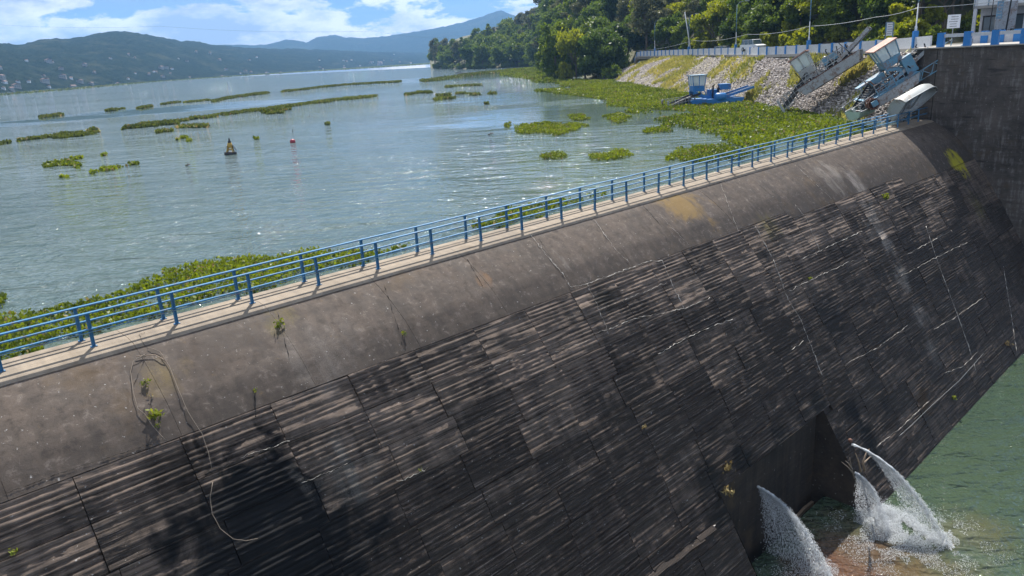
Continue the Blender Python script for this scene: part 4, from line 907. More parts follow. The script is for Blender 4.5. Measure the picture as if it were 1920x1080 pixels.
def keysel(rs, x, e):
    r = rs.rand()
    if x > 1380 and e < 110: return ['yel1', 'yel2', 'yel1', 'mid1', 'yel2', 'mid2', 'dark1'][int(r * 7)]
    if x > 1190: return ['dark1', 'dark2', 'mid1', 'mid2', 'yel2', 'grey1', 'mid3', 'yel1', 'grey2'][int(r * 9)]
    return ['dark1', 'dark2', 'mid1', 'grey1', 'grey2', 'mid2', 'dark1'][int(r * 7)]
scatter(95, lambda r: r.uniform(1195, 1960), lambda r, x: np.interp(x, LX, LP) + r.uniform(2, 30), keysel, .7, 1.05, 4.2)
scatter(90, lambda r: r.uniform(1150, 1980), lambda r, x: np.interp(x, LX, LP) + r.uniform(28, 110), keysel, .9, 1.35, 5.2)
scatter(60, lambda r: r.uniform(1060, 1220), lambda r, x: r.uniform(10, 190), lambda r, x, e: ['dark1', 'mid1', 'grey1', 'dark2', 'grey2', 'mid2'][r.randint(6)], 1.0, 1.6, 4.8)
scatter(95, lambda r: 812 + 250 * r.beta(1.6, 1.0), lambda r, x: r.uniform(1, 210) * np.interp(x, [812, 900, 1060], [.25, .7, 1]), lambda r, x, e: ['dark1', 'mid1', 'grey1', 'dark2', 'mid2', 'dark1', 'mid3'][r.randint(7)], 1.25, 2.0, 5.2)
for x, e, k, s, lab in [(814, 4, 'grey2', 1.9, 'thin tall tree at the very tip of the wooded point'), (822, 10, 'grey1', 1.7, 'second thin tall tree at the tip of the wooded point, over the palm-like scrub'), (838, 6, 'dark1', 1.7, 'round dark tree at the water near the tip of the point'),
                        (880, 3, 'dark2', 1.9, 'round dark tree at the water right of the rowing boat'), (905, 3, 'mid1', 1.9, 'mid-green tree at the water edge of the point'), (940, 2, 'dark1', 1.8, 'dark round tree at the water halfway along the point'), (975, 2, 'mid2', 1.8, 'mid-green tree at the water left of the willows')]:
    put_tree(k, land_pt(x, e), s, 1.0, lab)
def shore_tree(key, x, y, s, sz, lab): p = P(x, y, LAKE_Z); put_tree(key, p, s, sz, lab)
shore_tree('willow', 1042, 150, 1.35, 1.15, 'tall drooping willow standing in the hyacinth at the shore, trunk visible')
shore_tree('willow', 1026, 146, 1.15, 1.1, 'smaller drooping willow just left of the tall one')
shore_tree('yel2', 1080, 150, 1.25, 1.5, 'light yellow-green tree between the willow and the big dark tree'); shore_tree('mid3', 1072, 150, .95, .9, 'narrow mid-green tree under the yellow-green one')
shore_tree('bigdark', 1132, 148, 1.12, 1.05, 'big dark round tree at the left end of the stone embankment'); shore_tree('bigdark', 1098, 147, .8, .8, 'dark tree tucked left of the big round one'); shore_tree('dark1', 1165, 140, 1.0, .9, 'dark tree where the road wall begins')
shore_tree('bushy', 1063, 151, 1.8, 1.2, 'yellow-green bush at the foot of the willow'); shore_tree('bushd', 1150, 150, 1.7, 1.0, 'green bush at the waterline left of the embankment'); shore_tree('bushd', 1172, 122, 1.7, 1.0, 'green bush climbing the left end of the embankment')
for k in range(70):
    x = rs.uniform(1196, 1960); put_tree('bushy' if rs.rand() < .55 else 'bushd', land_pt(x, np.interp(x, LX, LP) + rs.uniform(-2, 6)), rs.uniform(.7, 1.5), rs.uniform(.8, 1.2))
for k in range(26):
    x = rs.uniform(815, 1050); put_tree('bushd', land_pt(x, rs.uniform(.5, 3)), rs.uniform(1.6, 3.0), rs.uniform(.7, 1.1))

# ------------------------------------------------------------------ lamp posts, poles, signs, wires
def lamp(x, dz, hgt, lab):
    p = wallp(x, dz); q = wallp(x + 3) - wallp(x - 3); a = math.atan2(q[1], q[0])
    e = tag(empty('lamp_post', tuple(p), a), lab, 'street lamp', 'blue lamp posts along the road wall'); m = MB()
    m.lathe([(.13, 0), (.11, .4), (.06, .5), (.045, hgt * .35)], n=8); m.build('lower_pole', MAT['whitemetal'], e, True)
    m = MB(); m.lathe([(.08, hgt * .33), (.06, hgt)], n=8); m.build('upper_pole', MAT['oldblue'], e, True)
    m = MB(); m.tube([(0, 0, hgt), (0, .5, hgt + .45), (0, 1.4, hgt + .6)], .04, 6); m.build('arm', MAT['oldblue'], e, True)
    m = MB(); m.box((0, 1.7, hgt + .58), (.25, .7, .14), taper=.7); m.build('lamp_head', MAT['greymetal'], e)
for x, d, h_, lab in [(1227.8, 1.8, 6.2, 'blue lamp post on the road wall, farthest, before the dark trees'), (1291.6, 1.8, 6.2, 'blue lamp post beside the leaning white pole'), (1380, 1.75, 6.4, 'blue lamp post on the wall before the parked white car'),
                      (1517, 1.7, 7, 'tall blue lamp post above the grey beached harvester'), (1717, 1.65, 7.5, 'tallest blue lamp post, beside the bridge pier')]: lamp(x, d, h_, lab)
def pole(p, top, r, mat, name, lab, cat, wires=False):
    e = tag(empty(name, tuple(p)), lab, cat); v = np.array(top) - np.array(p); m = MB(); m.tube([(0, 0, -.3), tuple(v * .5), tuple(v)], [r, r * .85, r * .7], 8); m.build('shaft', MAT[mat], e, True)
    if wires:
        m = MB(); m.bar(tuple(v * .93 + np.array([-.9, 0, 0])), tuple(v * .93 + np.array([.9, 0, 0])), .1); m.build('crossarm', MAT['wood'], e)
        for k in (-.8, 0, .8): m = MB(); m.lathe([(.04, 0), (.07, .06), (.03, .14)], tuple(v * .93 + np.array([k, 0, .05])), 6); m.build('insulator', MAT['greymetal'], e)
    return e
p = land_pt(1297, 2); pole(p, p + np.array([-1.6, 0, 9.0]), .14, 'whitemetal', 'leaning_pole', 'white utility pole leaning left behind the far part of the road wall', 'pole')
p = land_pt(1824, 10); pole(p, p + np.array([.35, 0, 11]), .15, 'wood', 'utility_pole', 'weathered wooden utility pole rising behind the bridge parapet', 'pole', True)
p = land_pt(1855, 6); pole(p, p + np.array([.1, 0, 4.2]), .05, 'dark', 'sign_post', 'thin dark post standing between the bridge posts and the building', 'pole')
p = land_pt(1886, 5); pole(p, p + np.array([.5, 0, 10]), .07, 'dark', 'utility_pole', 'dark thin pole just left of the building', 'pole')
for x, e_, h_ in [(1204, 3, 3), (1460, 14, 3)]: pass
def wire(pts, r, lab, mat='palemetal'):
    m = MB(); q = []
    for a, b_ in zip(pts[:-1], pts[1:]):
        a, b_ = np.array(a), np.array(b_); n = 10; sag = np.linalg.norm(b_ - a) * .012
        for i in range(n): t = i / n; q.append(tuple(a + (b_ - a) * t - np.array([0, 0, 4 * sag * t * (1 - t)])))
    q.append(tuple(pts[-1])); m.tube(q, r, 5); return tag(m.build('cable', MAT[mat], None, True), lab, 'cable')
wire([wallp(1192, 2.6)] + [wallp(x, 3.1 + .15 * k) for k, x in enumerate([1300, 1400, 1517, 1640, 1717])] + [land_pt(1880, 5) + np.array([0, 0, 3.7])], .028, 'pale cable strung along the road wall from post to post')
wire([D(-60, 42, 330), D(300, 49, 300), D(700, 58, 280), D(860, 66, 420)], .022, 'thin power line crossing the clouds above the lake', 'dark')
def sign(p, w_, h_, post, lab, mat='whitemetal', frame=None, rz=0.0, lines=5):
    e = tag(empty('road_sign', tuple(p), rz), lab, 'sign'); m = MB()
    if frame: m.bar((-w_ / 2, 0, 0), (-w_ / 2, 0, post + h_), .09); m.bar((w_ / 2, 0, 0), (w_ / 2, 0, post + h_), .09); m.bar((-w_ / 2, 0, post + h_), (w_ / 2, 0, post + h_), .07); m.build('frame', MAT[frame], e)
    else: m.tube([(0, .03, 0), (0, .03, post + h_ * .9)], .04, 6); m.build('post', MAT['greymetal'], e)
    m = MB(); m.box((0, 0, post + h_ / 2), (w_ * (.8 if frame else 1), .03, h_)); m.build('board', MAT[mat], e)
    m = MB()
    for k in range(lines): m.box((random.uniform(-.05, .05) * w_, -.02, post + h_ * (.84 - .7 * k / max(1, lines - 1))), (w_ * random.uniform(.5, .7), .006, h_ * .06))
    m.build('printed_lines', MAT['greymetal'], e)
sign(land_pt(1787, 1) + np.array([0, 0, .2]), 1.15, 1.15, 1.35, 'white square notice board on a thin post behind the bridge parapet')
sign(wallp(1673, .2) + np.array([.3, 1.2, 0]), .75, 1.3, 1.3, 'narrow white sign in a blue frame standing behind the road wall', 'whitemetal', 'oldblue')
sign(land_pt(1871, 3) + np.array([0, 0, .5]), .55, 1.5, 1.6, 'small blue sign left of the grey screen beside the building', 'oldblue', None)
sign(land_pt(1313, 3), .7, .3, 1.0, 'small pale sign board low behind the far wall', 'whitemetal', None, 0, 2)

# ------------------------------------------------------------------ building at the right edge
bp = land_pt(1975, 6); bd = tag(empty('roadside_building', tuple(bp), -.75), 'white two-storey building with dark windows at the right edge behind the bridge', 'building')
m = MB(); m.box((0, 4, 1.6), (12, 8, 3.2)); m.build('ground_floor', MAT['white'], bd); m = MB(); m.box((0, 4, 5.4), (12, 8, 2.6)); m.build('upper_floor', MAT['white'], bd)
m = MB(); m.box((0, 3.4, 3.3), (12.8, 9.8, .25)); m.build('balcony_slab', MAT['curb'], bd); m = MB(); m.box((0, 3.4, 6.9), (13.2, 10.2, .35)); m.build('roof_slab', MAT['curb'], bd)
for k in range(5): m = MB(); m.box((-4.8 + 2.4 * k, -.06, 5.3), (2.0, .12, 1.6)); f = m.build('window', MAT['dark'], bd); m = MB(); m.box((-4.8 + 2.4 * k, -.14, 5.3), (1.7, .04, 1.35)); m.build('pane', MAT['glass'], f)
for k in range(5): m = MB(); m.box((-4.8 + 2.4 * k, -.06, 1.5), (1.9, .12, 2.0)); f = m.build('window', MAT['dark'], bd); m = MB(); m.box((-4.8 + 2.4 * k, -.14, 1.5), (1.6, .04, 1.7)); m.build('pane', MAT['glass'], f)
m = MB(); m.box((0, -1.4, 3.85), (12.8, .1, .9)); m.build('balcony_front', MAT['whitemetal'], bd)
m = MB()
for k in range(12): m.bar((-6.3 + k * 1.15, -1.5, 3.4), (-6.3 + k * 1.15, -1.5, 4.7), .06)
m.bar((-6.4, -1.5, 4.7), (6.4, -1.5, 4.7), .06); m.build('railing', MAT['oldblue'], bd)
for k in (-6.2, -2, 2, 6.2): m = MB(); m.box((k, -1.35, 3.4), (.3, .3, 6.8)); m.build('column', MAT['white'], bd)
m = MB(); m.box((0, 0, 1.2), (1.9, .06, 2.4)); sc_ = m.build('grey_screen', MAT['greymetal']); sc_.location = tuple(land_pt(1884, 5) + np.array([0, 0, 1.2])); tag(sc_, 'grey metal sheet screen beside the white building', 'screen')

# ------------------------------------------------------------------ cars
def car(p, rz, col, lab, suv=True):
    e = tag(empty('car', tuple(p), rz), lab, 'car'); h_ = 1.75 if suv else 1.45
    m = MB(); m.prism([(-2.2, .35), (-2.25, .85), (-1.5, 1.02), (2.15, 1.05), (2.25, .8), (2.2, .35)], -.85, .85); m.build('body', MAT[col], e)
    m = MB(); m.prism([(-1.35, 1.0), (-.75, h_), (1.75, h_), (2.05, 1.03)], -.76, .76); cab = m.build('cabin', MAT['glass'], e)
    m = MB(); m.prism([(-.8, h_), (-.7, h_ + .05), (1.7, h_ + .05), (1.8, h_)], -.78, .78); m.build('roof', MAT[col], e)
    m = MB()
    for x in (-1.05, .2, 1.25):
        for y in (-.775, .775): m.bar((x - .03, y, 1.02), (x + .12 if x < 0 else x, y, h_), .09, .03)
    m.build('pillars', MAT[col], e)
    for x in (-1.4, 1.4):
        for y in (-.8, .8):
            m = MB(); pts = [(x, y - .1, .33), (x, y + .1, .33)]; m.tube(pts, .33, 14); wh_ = m.build('wheel', MAT['rubber'], e); m = MB(); m.tube([(x, y + (.11 if y > 0 else -.11) - .01, .33), (x, y + (.11 if y > 0 else -.11) + .01, .33)], .2, 10); m.build('rim', MAT['palemetal'], wh_)
    for y in (-.6, .6): m = MB(); m.box((-2.24, y, .75), (.06, .3, .14)); m.build('headlight', MAT['palemetal'], e)
    return e
car(land_pt(1412, 4.5) + np.array([0, 0, .62]), 1.9, 'whitemetal', 'white off-road car driving along the road beyond the wall')
car(land_pt(1357, 7) + np.array([0, 0, .1]), 2.0, 'palemetal', 'silver car half hidden by the road wall, left of the white one', False)

# ------------------------------------------------------------------ people (continuous skinned bodies)
def person(M, lab, top='cloth_dark', legs='cloth_dark', sit=False, armup=0.0):
    e = tag(empty('person', M=M), lab, 'person')
    J = {'pel': (0, 0, .95), 'wst': (0, 0, 1.12), 'chs': (0, .02, 1.35), 'nck': (0, .02, 1.5), 'hed': (0, .05, 1.6), 'top': (0, .05, 1.74), 'shl': (-.19, 0, 1.43), 'shr': (.19, 0, 1.43), 'ell': (-.26, .04, 1.16), 'elr': (.26, .04, 1.16 + armup * .2), 'hnl': (-.25, .2, .98), 'hnr': (.22, .26, 1.02 + armup * .5),
         'hpl': (-.1, 0, .9), 'hpr': (.1, 0, .9), 'knl': (-.12, .04, .5), 'knr': (.12, .06, .5), 'anl': (-.12, -.02, .08), 'anr': (.13, .0, .08), 'tol': (-.13, .16, .04), 'tor': (.14, .18, .04)}
    if sit:
        for k in ('knl', 'knr'): J[k] = (J[k][0], .42, .92)
        for k in ('anl', 'anr'): J[k] = (J[k][0], .45, .5)
        for k in ('tol', 'tor'): J[k] = (J[k][0], .6, .46)
    Rr = {'pel': .14, 'wst': .13, 'chs': .155, 'nck': .06, 'hed': .095, 'top': .07, 'shl': .07, 'shr': .07, 'ell': .048, 'elr': .048, 'hnl': .035, 'hnr': .035, 'hpl': .1, 'hpr': .1, 'knl': .068, 'knr': .068, 'anl': .05, 'anr': .05, 'tol': .045, 'tor': .045}
    E = [('pel', 'wst'), ('wst', 'chs'), ('chs', 'nck'), ('nck', 'hed'), ('hed', 'top'), ('chs', 'shl'), ('chs', 'shr'), ('shl', 'ell'), ('shr', 'elr'), ('ell', 'hnl'), ('elr', 'hnr'), ('pel', 'hpl'), ('pel', 'hpr'), ('hpl', 'knl'), ('hpr', 'knr'), ('knl', 'anl'), ('knr', 'anr'), ('anl', 'tol'), ('anr', 'tor')]
    ks = list(J); me = bpy.data.meshes.new('body'); me.from_pydata([J[k] for k in ks], [(ks.index(a), ks.index(b_)) for a, b_ in E], []); me.materials.append(MAT[top])
    o = link('body', me, e); o.modifiers.new('skin', 'SKIN'); me.skin_vertices.new() if not me.skin_vertices else None
    for i, k in enumerate(ks): me.skin_vertices[0].data[i].radius = (Rr[k], Rr[k] * .85)
    me.skin_vertices[0].data[0].use_root = True; sb = o.modifiers.new('sub', 'SUBSURF'); sb.levels = 1; sb.render_levels = 1
    m = MB(); m.lathe([(.03, -.13), (.08, -.09), (.098, 0), (.085, .08), (.03, .12)], (0, .055, 1.63), 10); hd = m.build('head', MAT['skin'], e, True); m = MB(); m.box((0, .16, 1.62), (.03, .04, .04)); m.build('nose', MAT['skin'], hd)
    m = MB(); m.lathe([(.102, -.02), (.106, .04), (.08, .11), (.02, .135)], (0, .04, 1.64), 10); m.build('hair', MAT['rubber'], e, True)
    for sx in (-1, 1):
        m = MB(); h0 = Vector(J['hnl'] if sx < 0 else J['hnr'])
        for f in range(5): a = h0 + Vector(((f - 2) * .017, 0, 0)); m.tube([tuple(a), tuple(a + Vector((0, .05, -.02))), tuple(a + Vector((0, .07 - .006 * abs(f - 2), -.05)))], .009, 5)
        m.build('hand', MAT['skin'], e, True)
    return e

# ------------------------------------------------------------------ weed harvester boats
def frame_from(A, B, upv=(0, 0, 1), side=1):
    A, B = Vector(A), Vector(B); x = (B - A).normalized(); y = Vector(upv).cross(x).normalized() * side; z = x.cross(y) * side
    M = Matrix((( x[0], y[0], z[0], A[0]), (x[1], y[1], z[1], A[1]), (x[2], y[2], z[2], A[2]), (0, 0, 0, 1))); return M, (B - A).length
def harvester(M, Lh, lab, main, cabcol, roofcol, cab_x, cab_z, hull='greymetal', tank=False, wheel=False, boxes=(), conv=2.6, rail=True, W=2.8):
    """x runs from the front conveyor (0) to the stern (Lh), y across, z up"""
    e = tag(empty('weed_harvester', M=M), lab, 'boat', 'weed harvesting boats')
    for y in (-W / 2, W / 2):
        m = MB(); m.prism([(conv, .75), (conv + .5, 0), (Lh - 1.6, -.02), (Lh - 1.1, .75)], y - .42, y + .42); m.build('pontoon', MAT[hull], e)
    m = MB(); m.box(((Lh + conv) / 2 - .5, 0, .80), (Lh - conv - 1.2, W + .7, .08)); m.build('deck', MAT[main], e)
    # front conveyor: sloping tray with rail posts, cross slats and end blades
    for (xa, za, xb, zb, nm) in ((-.2, .15, conv + 1.6, 1.55, 'front_conveyor'), (Lh - 3.4, .95, Lh + .6, 1.9, 'rear_conveyor')):
        cv = MB()
        for y in (-.95, .95): cv.bar((xa, y, za), (xb, y, zb), .07, .28)
        for k in range(15): t = k / 14; cv.bar((xa + (xb - xa) * t, -.93, za + (zb - za) * t), (xa + (xb - xa) * t, .93, za + (zb - za) * t), .05, .05)
        c = cv.build(nm, MAT['dark' if nm[0] == 'f' else hull], e)
        m = MB(); m.add([(xa, -.9, za - .04), (xb, -.9, zb - .04), (xb, .9, zb - .04), (xa, .9, za - .04)], [(0, 1, 2, 3)]); m.box(((xa + xb) / 2, 0, (za + zb) / 2 - .12), (.3, 1.7, .06)); m.build('belt', MAT['dark'], c)
    sg = MB()
    for y in (-1.25, 1.25):
        for k in range(9): x = -.3 + k * .45; sg.bar((x, y, -.15 + x * .22), (x, y, .95 + x * .06), .05)
        sg.bar((-.3, y, .95), (3.4, y, 1.18), .05); sg.bar((-.3, y, -.1), (3.4, y, .7), .06); sg.bar((-.3, y, .4), (3.4, y, .95), .03)
    sg.box((-.35, -1.25, .3), (.22, .2, 1.25)); sg.box((-.35, 1.25, .3), (.22, .2, 1.25)); sg.build('side_gate', MAT['greymetal' if hull != 'dark' else 'dark'], e)
    # cabin on legs
    cw, cl, ch = 1.5, 1.55, 1.15; cx = cab_x; cz = cab_z
    m = MB()
    for dx in (-cl / 2, cl / 2):
        for y in (-cw / 2, cw / 2): m.bar((cx + dx * 1.1 + .3, y, .8), (cx + dx, y, cz), .1)
    m.bar((cx - cl / 2, -cw / 2, cz), (cx + 1.5, -cw / 2, .85), .12, .3); m.bar((cx - cl / 2, cw / 2, cz), (cx + 1.5, cw / 2, .85), .12, .3); m.build('cabin_legs', MAT[main], e)
    m = MB(); m.box((cx, 0, cz + .32), (cl, cw, .64)); cb = m.build('cabin', MAT[cabcol], e)
    m = MB(); z1 = cz + .64; z2 = z1 + ch; fl = .14
    for dx in (-1, 0, 1):
        for y in (-1, 1): m.bar((cx + dx * cl / 2, y * cw / 2, z1), (cx + dx * (cl / 2 + fl), y * (cw / 2 + fl * .6), z2), .08)
    m.bar((cx - cl / 2, 0, z1), (cx - cl / 2 - fl, 0, z2), .07); m.bar((cx + cl / 2, 0, z1), (cx + cl / 2 + fl, 0, z2), .07); m.build('window_frame', MAT[cabcol], cb)
    for k in range(2):
        for y in (-1, 1):
            xa, xb = cx - cl / 2 + k * cl / 2 + .06, cx + k * cl / 2 - .06; m = MB(); m.prism([(xa, z1 + .04), (xb, z1 + .04), (xb + (.1 if k else 0), z2 - .04), (xa - (0 if k else .1), z2 - .04)], y * (cw / 2 + .03) - .012, y * (cw / 2 + .03) + .012); m.build('window_pane', MAT['cabinglass'], cb)
    for s_ in (-1, 1):
        for y in (-.37, .37): m = MB(); xq = cx + s_ * (cl / 2 + .06); m.box((xq, y, (z1 + z2) / 2), (.02, .62, ch - .12), Matrix.Rotation(s_ * .12, 3, 'Y')); m.build('window_pane', MAT['cabinglass'], cb)
    m = MB(); m.box((cx, 0, z2 + .05), (cl + .55, cw + .4, .1)); m.build('roof', MAT[roofcol], cb)
    m = MB(); m.box((cx - .2, 0, z1 - .1), (.45, .5, .9)); m.build('seat', MAT['rubber'], cb)
    # engine, boxes, ladders and rails
    m = MB(); m.box((cab_x + 2.4, .3, 1.25), (1.1, .9, .8)); m.tube([(cab_x + 2.4, .3, 1.6), (cab_x + 2.4, .3, 2.3), (cab_x + 2.55, .3, 2.4)], .06, 8); m.lathe([(.2, 0), (.26, .1), (.26, .25), (.1, .35)], (cab_x + 2.0, .2, 1.65), 10); m.build('engine', MAT['dark'], e)
    for bx, by, bz, sx, sy, sz, mt in boxes:
        m = MB(); m.box((bx, by, bz), (sx, sy, sz)); b_ = m.build('locker', MAT[mt], e)
        m = MB()
        for dx in (-.4, .4):
            for dy in (-.4, .4): m.bar((bx + sx * dx, by + sy * dy, .84), (bx + sx * dx, by + sy * dy, bz - sz / 2), .05)
        m.build('locker_legs', MAT[hull], e)
    if tank:
        m = MB(); m.tube([(cab_x + 1.9, -W / 2 - .1, 1.0), (cab_x + 2.1, -W / 2 - .1, 1.0), (cab_x + 3.2, -W / 2 - .1, 1.0), (cab_x + 3.35, -W / 2 - .1, 1.0)], [.35, .5, .5, .35], 14); m.build('fuel_tank', MAT[main], e, True)
    if wheel:
        m = MB(); c = (conv + .2, -W / 2 - .55, .6); rr = .45
        for y in (-.3, .3): m.tube([(c[0] + rr * math.cos(t), c[1] + y, c[2] + rr * math.sin(t)) for t in [2 * math.pi * k / 8 for k in range(9)]], .06, 6)
        for k in range(8): t = 2 * math.pi * k / 8; m.bar((c[0] + rr * .25 * math.cos(t), c[1], c[2] + rr * .25 * math.sin(t)), (c[0] + rr * math.cos(t), c[1], c[2] + rr * math.sin(t)), .5, .05, up=(0, 1, 0))
        m.build('paddle_wheel', MAT['rust'], e)
        m = MB(); m.box((c[0] + .1, c[1] - .35, c[2]), (.5, .1, .45)); m.build('wheel_cover', MAT['oldblue'], e)
    if rail:
        for y in (-W / 2 - .3, W / 2 + .3):
            m = MB(); n = int((Lh - conv - 2) / .8); xs_ = [conv + 1 + k * .8 for k in range(n)]
            for x in xs_: m.bar((x, y, .84), (x, y, 1.75), .065)
            for z in (1.05, 1.4, 1.75): m.bar((xs_[0], y, z), (xs_[-1], y, z), .06)
            for k in range(n - 1): m.bar((xs_[k], y, .86), (xs_[k + 1], y, 1.75), .05)
            m.build('guard_rail', MAT[main if main != 'boatblue' else 'oldblue'], e)
        m = MB()
        for k in range(6): m.bar((conv + .6 + k * .9, -1.0, .88), (conv + 1.2 + k * .9, 1.0, .88), .05)
        for k in range(4): m.tube([(conv + 1 + k, -.8 + .4 * k, .9), (conv + 2 + k, -.6 + .3 * k, 1.25), (conv + 3 + k, -.9 + .4 * k, .95)], .035, 6)
        m.build('hoses', MAT['dark'], e)
    return e
A = P(1252, 203, LAKE_Z - .15); B = P(1402, 193, LAKE_Z - .15); M1, l1 = frame_from(A, B)
h1 = harvester(M1 @ Matrix.Diagonal((1, 1.1, 1.12, 1)), l1 * .98, 'blue floating weed harvester with glazed cabin, moored in the green mat below the embankment', 'boatblue', 'boatblue', 'oldblue', l1 * .36, 1.75, 'boatblue', tank=True, boxes=[(l1 * .70, 0, 2.1, 1.4, 1.0, .65, 'boatblue'), (l1 * .56, .1, 1.35, 1.2, 1.2, 1.0, 'boatblue')], conv=l1 * .23, rail=False)
for fx, lab, tp in ((.53, 'person in dark clothes standing behind the cabin of the floating blue harvester', 'cloth_dark'), (.595, 'second person in dark blue, standing nearer the stern of the floating blue harvester', 'cloth_dark')):
    person(M1 @ Matrix.Translation((l1 * fx, -.9, .84)) @ Matrix.Rotation(1.5 if fx < .55 else -1.2, 4, 'Z'), lab, tp, armup=.6 if fx < .55 else .2)
# beached grey harvester: from the waterline up the slope to the wall
def slope_pts(pa, za, pb, zb): return P(pa[0], pa[1], za), P(pb[0], pb[1], zb)
A, B = D(1478, 200, 81.5), D(1640, 98, 76); M2, l2 = frame_from(A, B)
harvester(M2 @ Matrix.Diagonal((1, 1.15, 1.25, 1)), l2 * 1.02, 'rusty grey weed harvester hauled up the stone slope, pinkish roof on its white cabin', 'greymetal', 'palemetal', 'roofpink', l2 * .36, 1.35, 'greymetal', boxes=[(l2 * .62, -.2, 1.55, 1.5, .9, .6, 'oldblue')], conv=l2 * .2)
A, B = D(1606, 215, 65), D(1738, 134, 63.5); M3, l3 = frame_from(A, B)
harvester(M3, l3 * 1.0, 'faded blue weed harvester with a tall cabin, beached beside the bridge pier', 'oldblue', 'oldblue', 'roofpink', l3 * .66, 2.2, 'greymetal', wheel=True, boxes=[(l3 * .42, .1, 1.75, 1.3, .9, .55, 'oldblue'), (l3 * .25, .2, 1.9, 1.2, .7, .12, 'oldblue'), (l3 * .80, -.9, 1.6, .9, .4, 1.5, 'oldblue')], conv=l3 * .12)
for Mx, lx, nm, sd_ in ((M2, l2, 'the grey harvester', 3), (M3, l3, 'the faded blue harvester', 4), (M1, l1, 'the floating harvester', 5)):
    e_ = [o for o in scn.objects if o.parent is None and o.name.startswith('weed_harvester')][sd_ - 3 if sd_ > 4 else sd_ - 2]
    rr_ = random.Random(sd_); m = MB()
    for k in range(16):
        x = lx * rr_.uniform(.25, .9); y = rr_.uniform(-1.3, 1.3); m.bar((x, y, .84), (x + rr_.uniform(-.6, .6), y + rr_.uniform(-.4, .4), rr_.uniform(1.3, 2.2)), rr_.uniform(.04, .09))
    for k in range(5): x = lx * rr_.uniform(.35, .8); m.box((x, rr_.uniform(-1.2, 1.0), 1.05), (rr_.uniform(.3, .7), rr_.uniform(.3, .6), rr_.uniform(.3, .5)))
    m.build('deck_gear', MAT['dark' if sd_ != 4 else 'rust'], e_)['kind'] = 'stuff'
    m = MB()
    for y in (-1.75, 1.75):
        n_ = int(lx / .7); zz_ = [(lx * .2 + .55 * k, y, .1 if k % 2 else .78) for k in range(n_)]
        for a_, b_ in zip(zz_[:-1], zz_[1:]): m.bar(a_, b_, .06)
        m.bar((lx * .2, y, .8), (lx * .2 + .55 * (n_ - 1), y, .8), .07); m.bar((lx * .2, y, .08), (lx * .2 + .55 * (n_ - 1), y, .08), .07)
    m.build('side_truss', MAT['rust' if sd_ == 3 else 'oldblue'], e_)
# pale hull resting against the pier and small green hull by the water
def hullboat(M, Lh, Wd, Hh, lab, mat, name='beached_hull'):
    e = tag(empty(name, M=M), lab, 'boat'); n = 14; V = []; F = []; sec = [(-1, 1), (-.92, .45), (-.6, .1), (0, 0), (.6, .1), (.92, .45), (1, 1)]
    for i in range(n):
        t = i / (n - 1); w_ = Wd / 2 * (1 - max(0, (t - .55) / .45) ** 2.2) * (1 if t > .05 else .9) + .03; k = .25 * max(0, (t - .6) / .4) ** 2
        for a, b_ in sec: V.append((t * Lh, a * w_, (b_ * (1 - k) + k) * Hh))
    k7 = len(sec)
    for i in range(n - 1):
        for j in range(k7 - 1): F.append((i * k7 + j, (i + 1) * k7 + j, (i + 1) * k7 + j + 1, i * k7 + j + 1))
    m = MB(); m.add(V, F); m.add([V[j] for j in range(k7)], [tuple(range(k7))]); m.build('hull', MAT[mat], e, True)
    for sy in (0, k7 - 1): m = MB(); m.tube([V[i * k7 + sy] for i in range(n)], .05, 6); m.build('gunwale', MAT['palemetal' if mat != 'wood' else 'wood'], e, True)
    for t in (.3, .55): m = MB(); m.box((t * Lh, 0, Hh * .75), (.3, Wd * .88, .04)); m.build('thwart', MAT['greymetal' if mat != 'wood' else 'wood'], e)
    return e
A, B = D(1664, 216, 60), D(1734, 176, 61.5); M4, l4 = frame_from(A, B); hullboat(M4 @ Matrix.Translation((0, -.3, .9)) @ Matrix.Rotation(math.pi - .9, 4, 'X'), l4, 2.3, 1.0, 'pale grey metal hull lying tilted between the blue harvester and the pier', 'palemetal')
A, B = D(1598, 226, 63), D(1640, 206, 66); M5, l5 = frame_from(A, B); hullboat(M5, l5 * 1.1, 1.3, .7, 'small pale green hull at the waterline before the faded blue harvester', 'green')
# rowing boat with a man far out
A = P(856, 137.5, LAKE_Z - .12); B = P(878, 138, LAKE_Z - .12); M6, l6 = frame_from(A, B); hullboat(M6, l6, 1.5, .55, 'small dark rowing boat before the wooded point', 'dark', 'rowing_boat')
person(M6 @ Matrix.Translation((l6 * .36, 0, -.25)) @ Matrix.Rotation(-1.2, 4, 'Z'), 'person in dark clothes seated in the far rowing boat', sit=True)
m = MB(); m.tube([tuple(M6 @ Vector((l6 * .3, -.5, .9))), tuple(M6 @ Vector((l6 * .15, -2.4, .2)))], .04, 6); o = m.build('oar', MAT['wood']); tag(o, 'wooden oar held out beside the far rowing boat', 'oar')

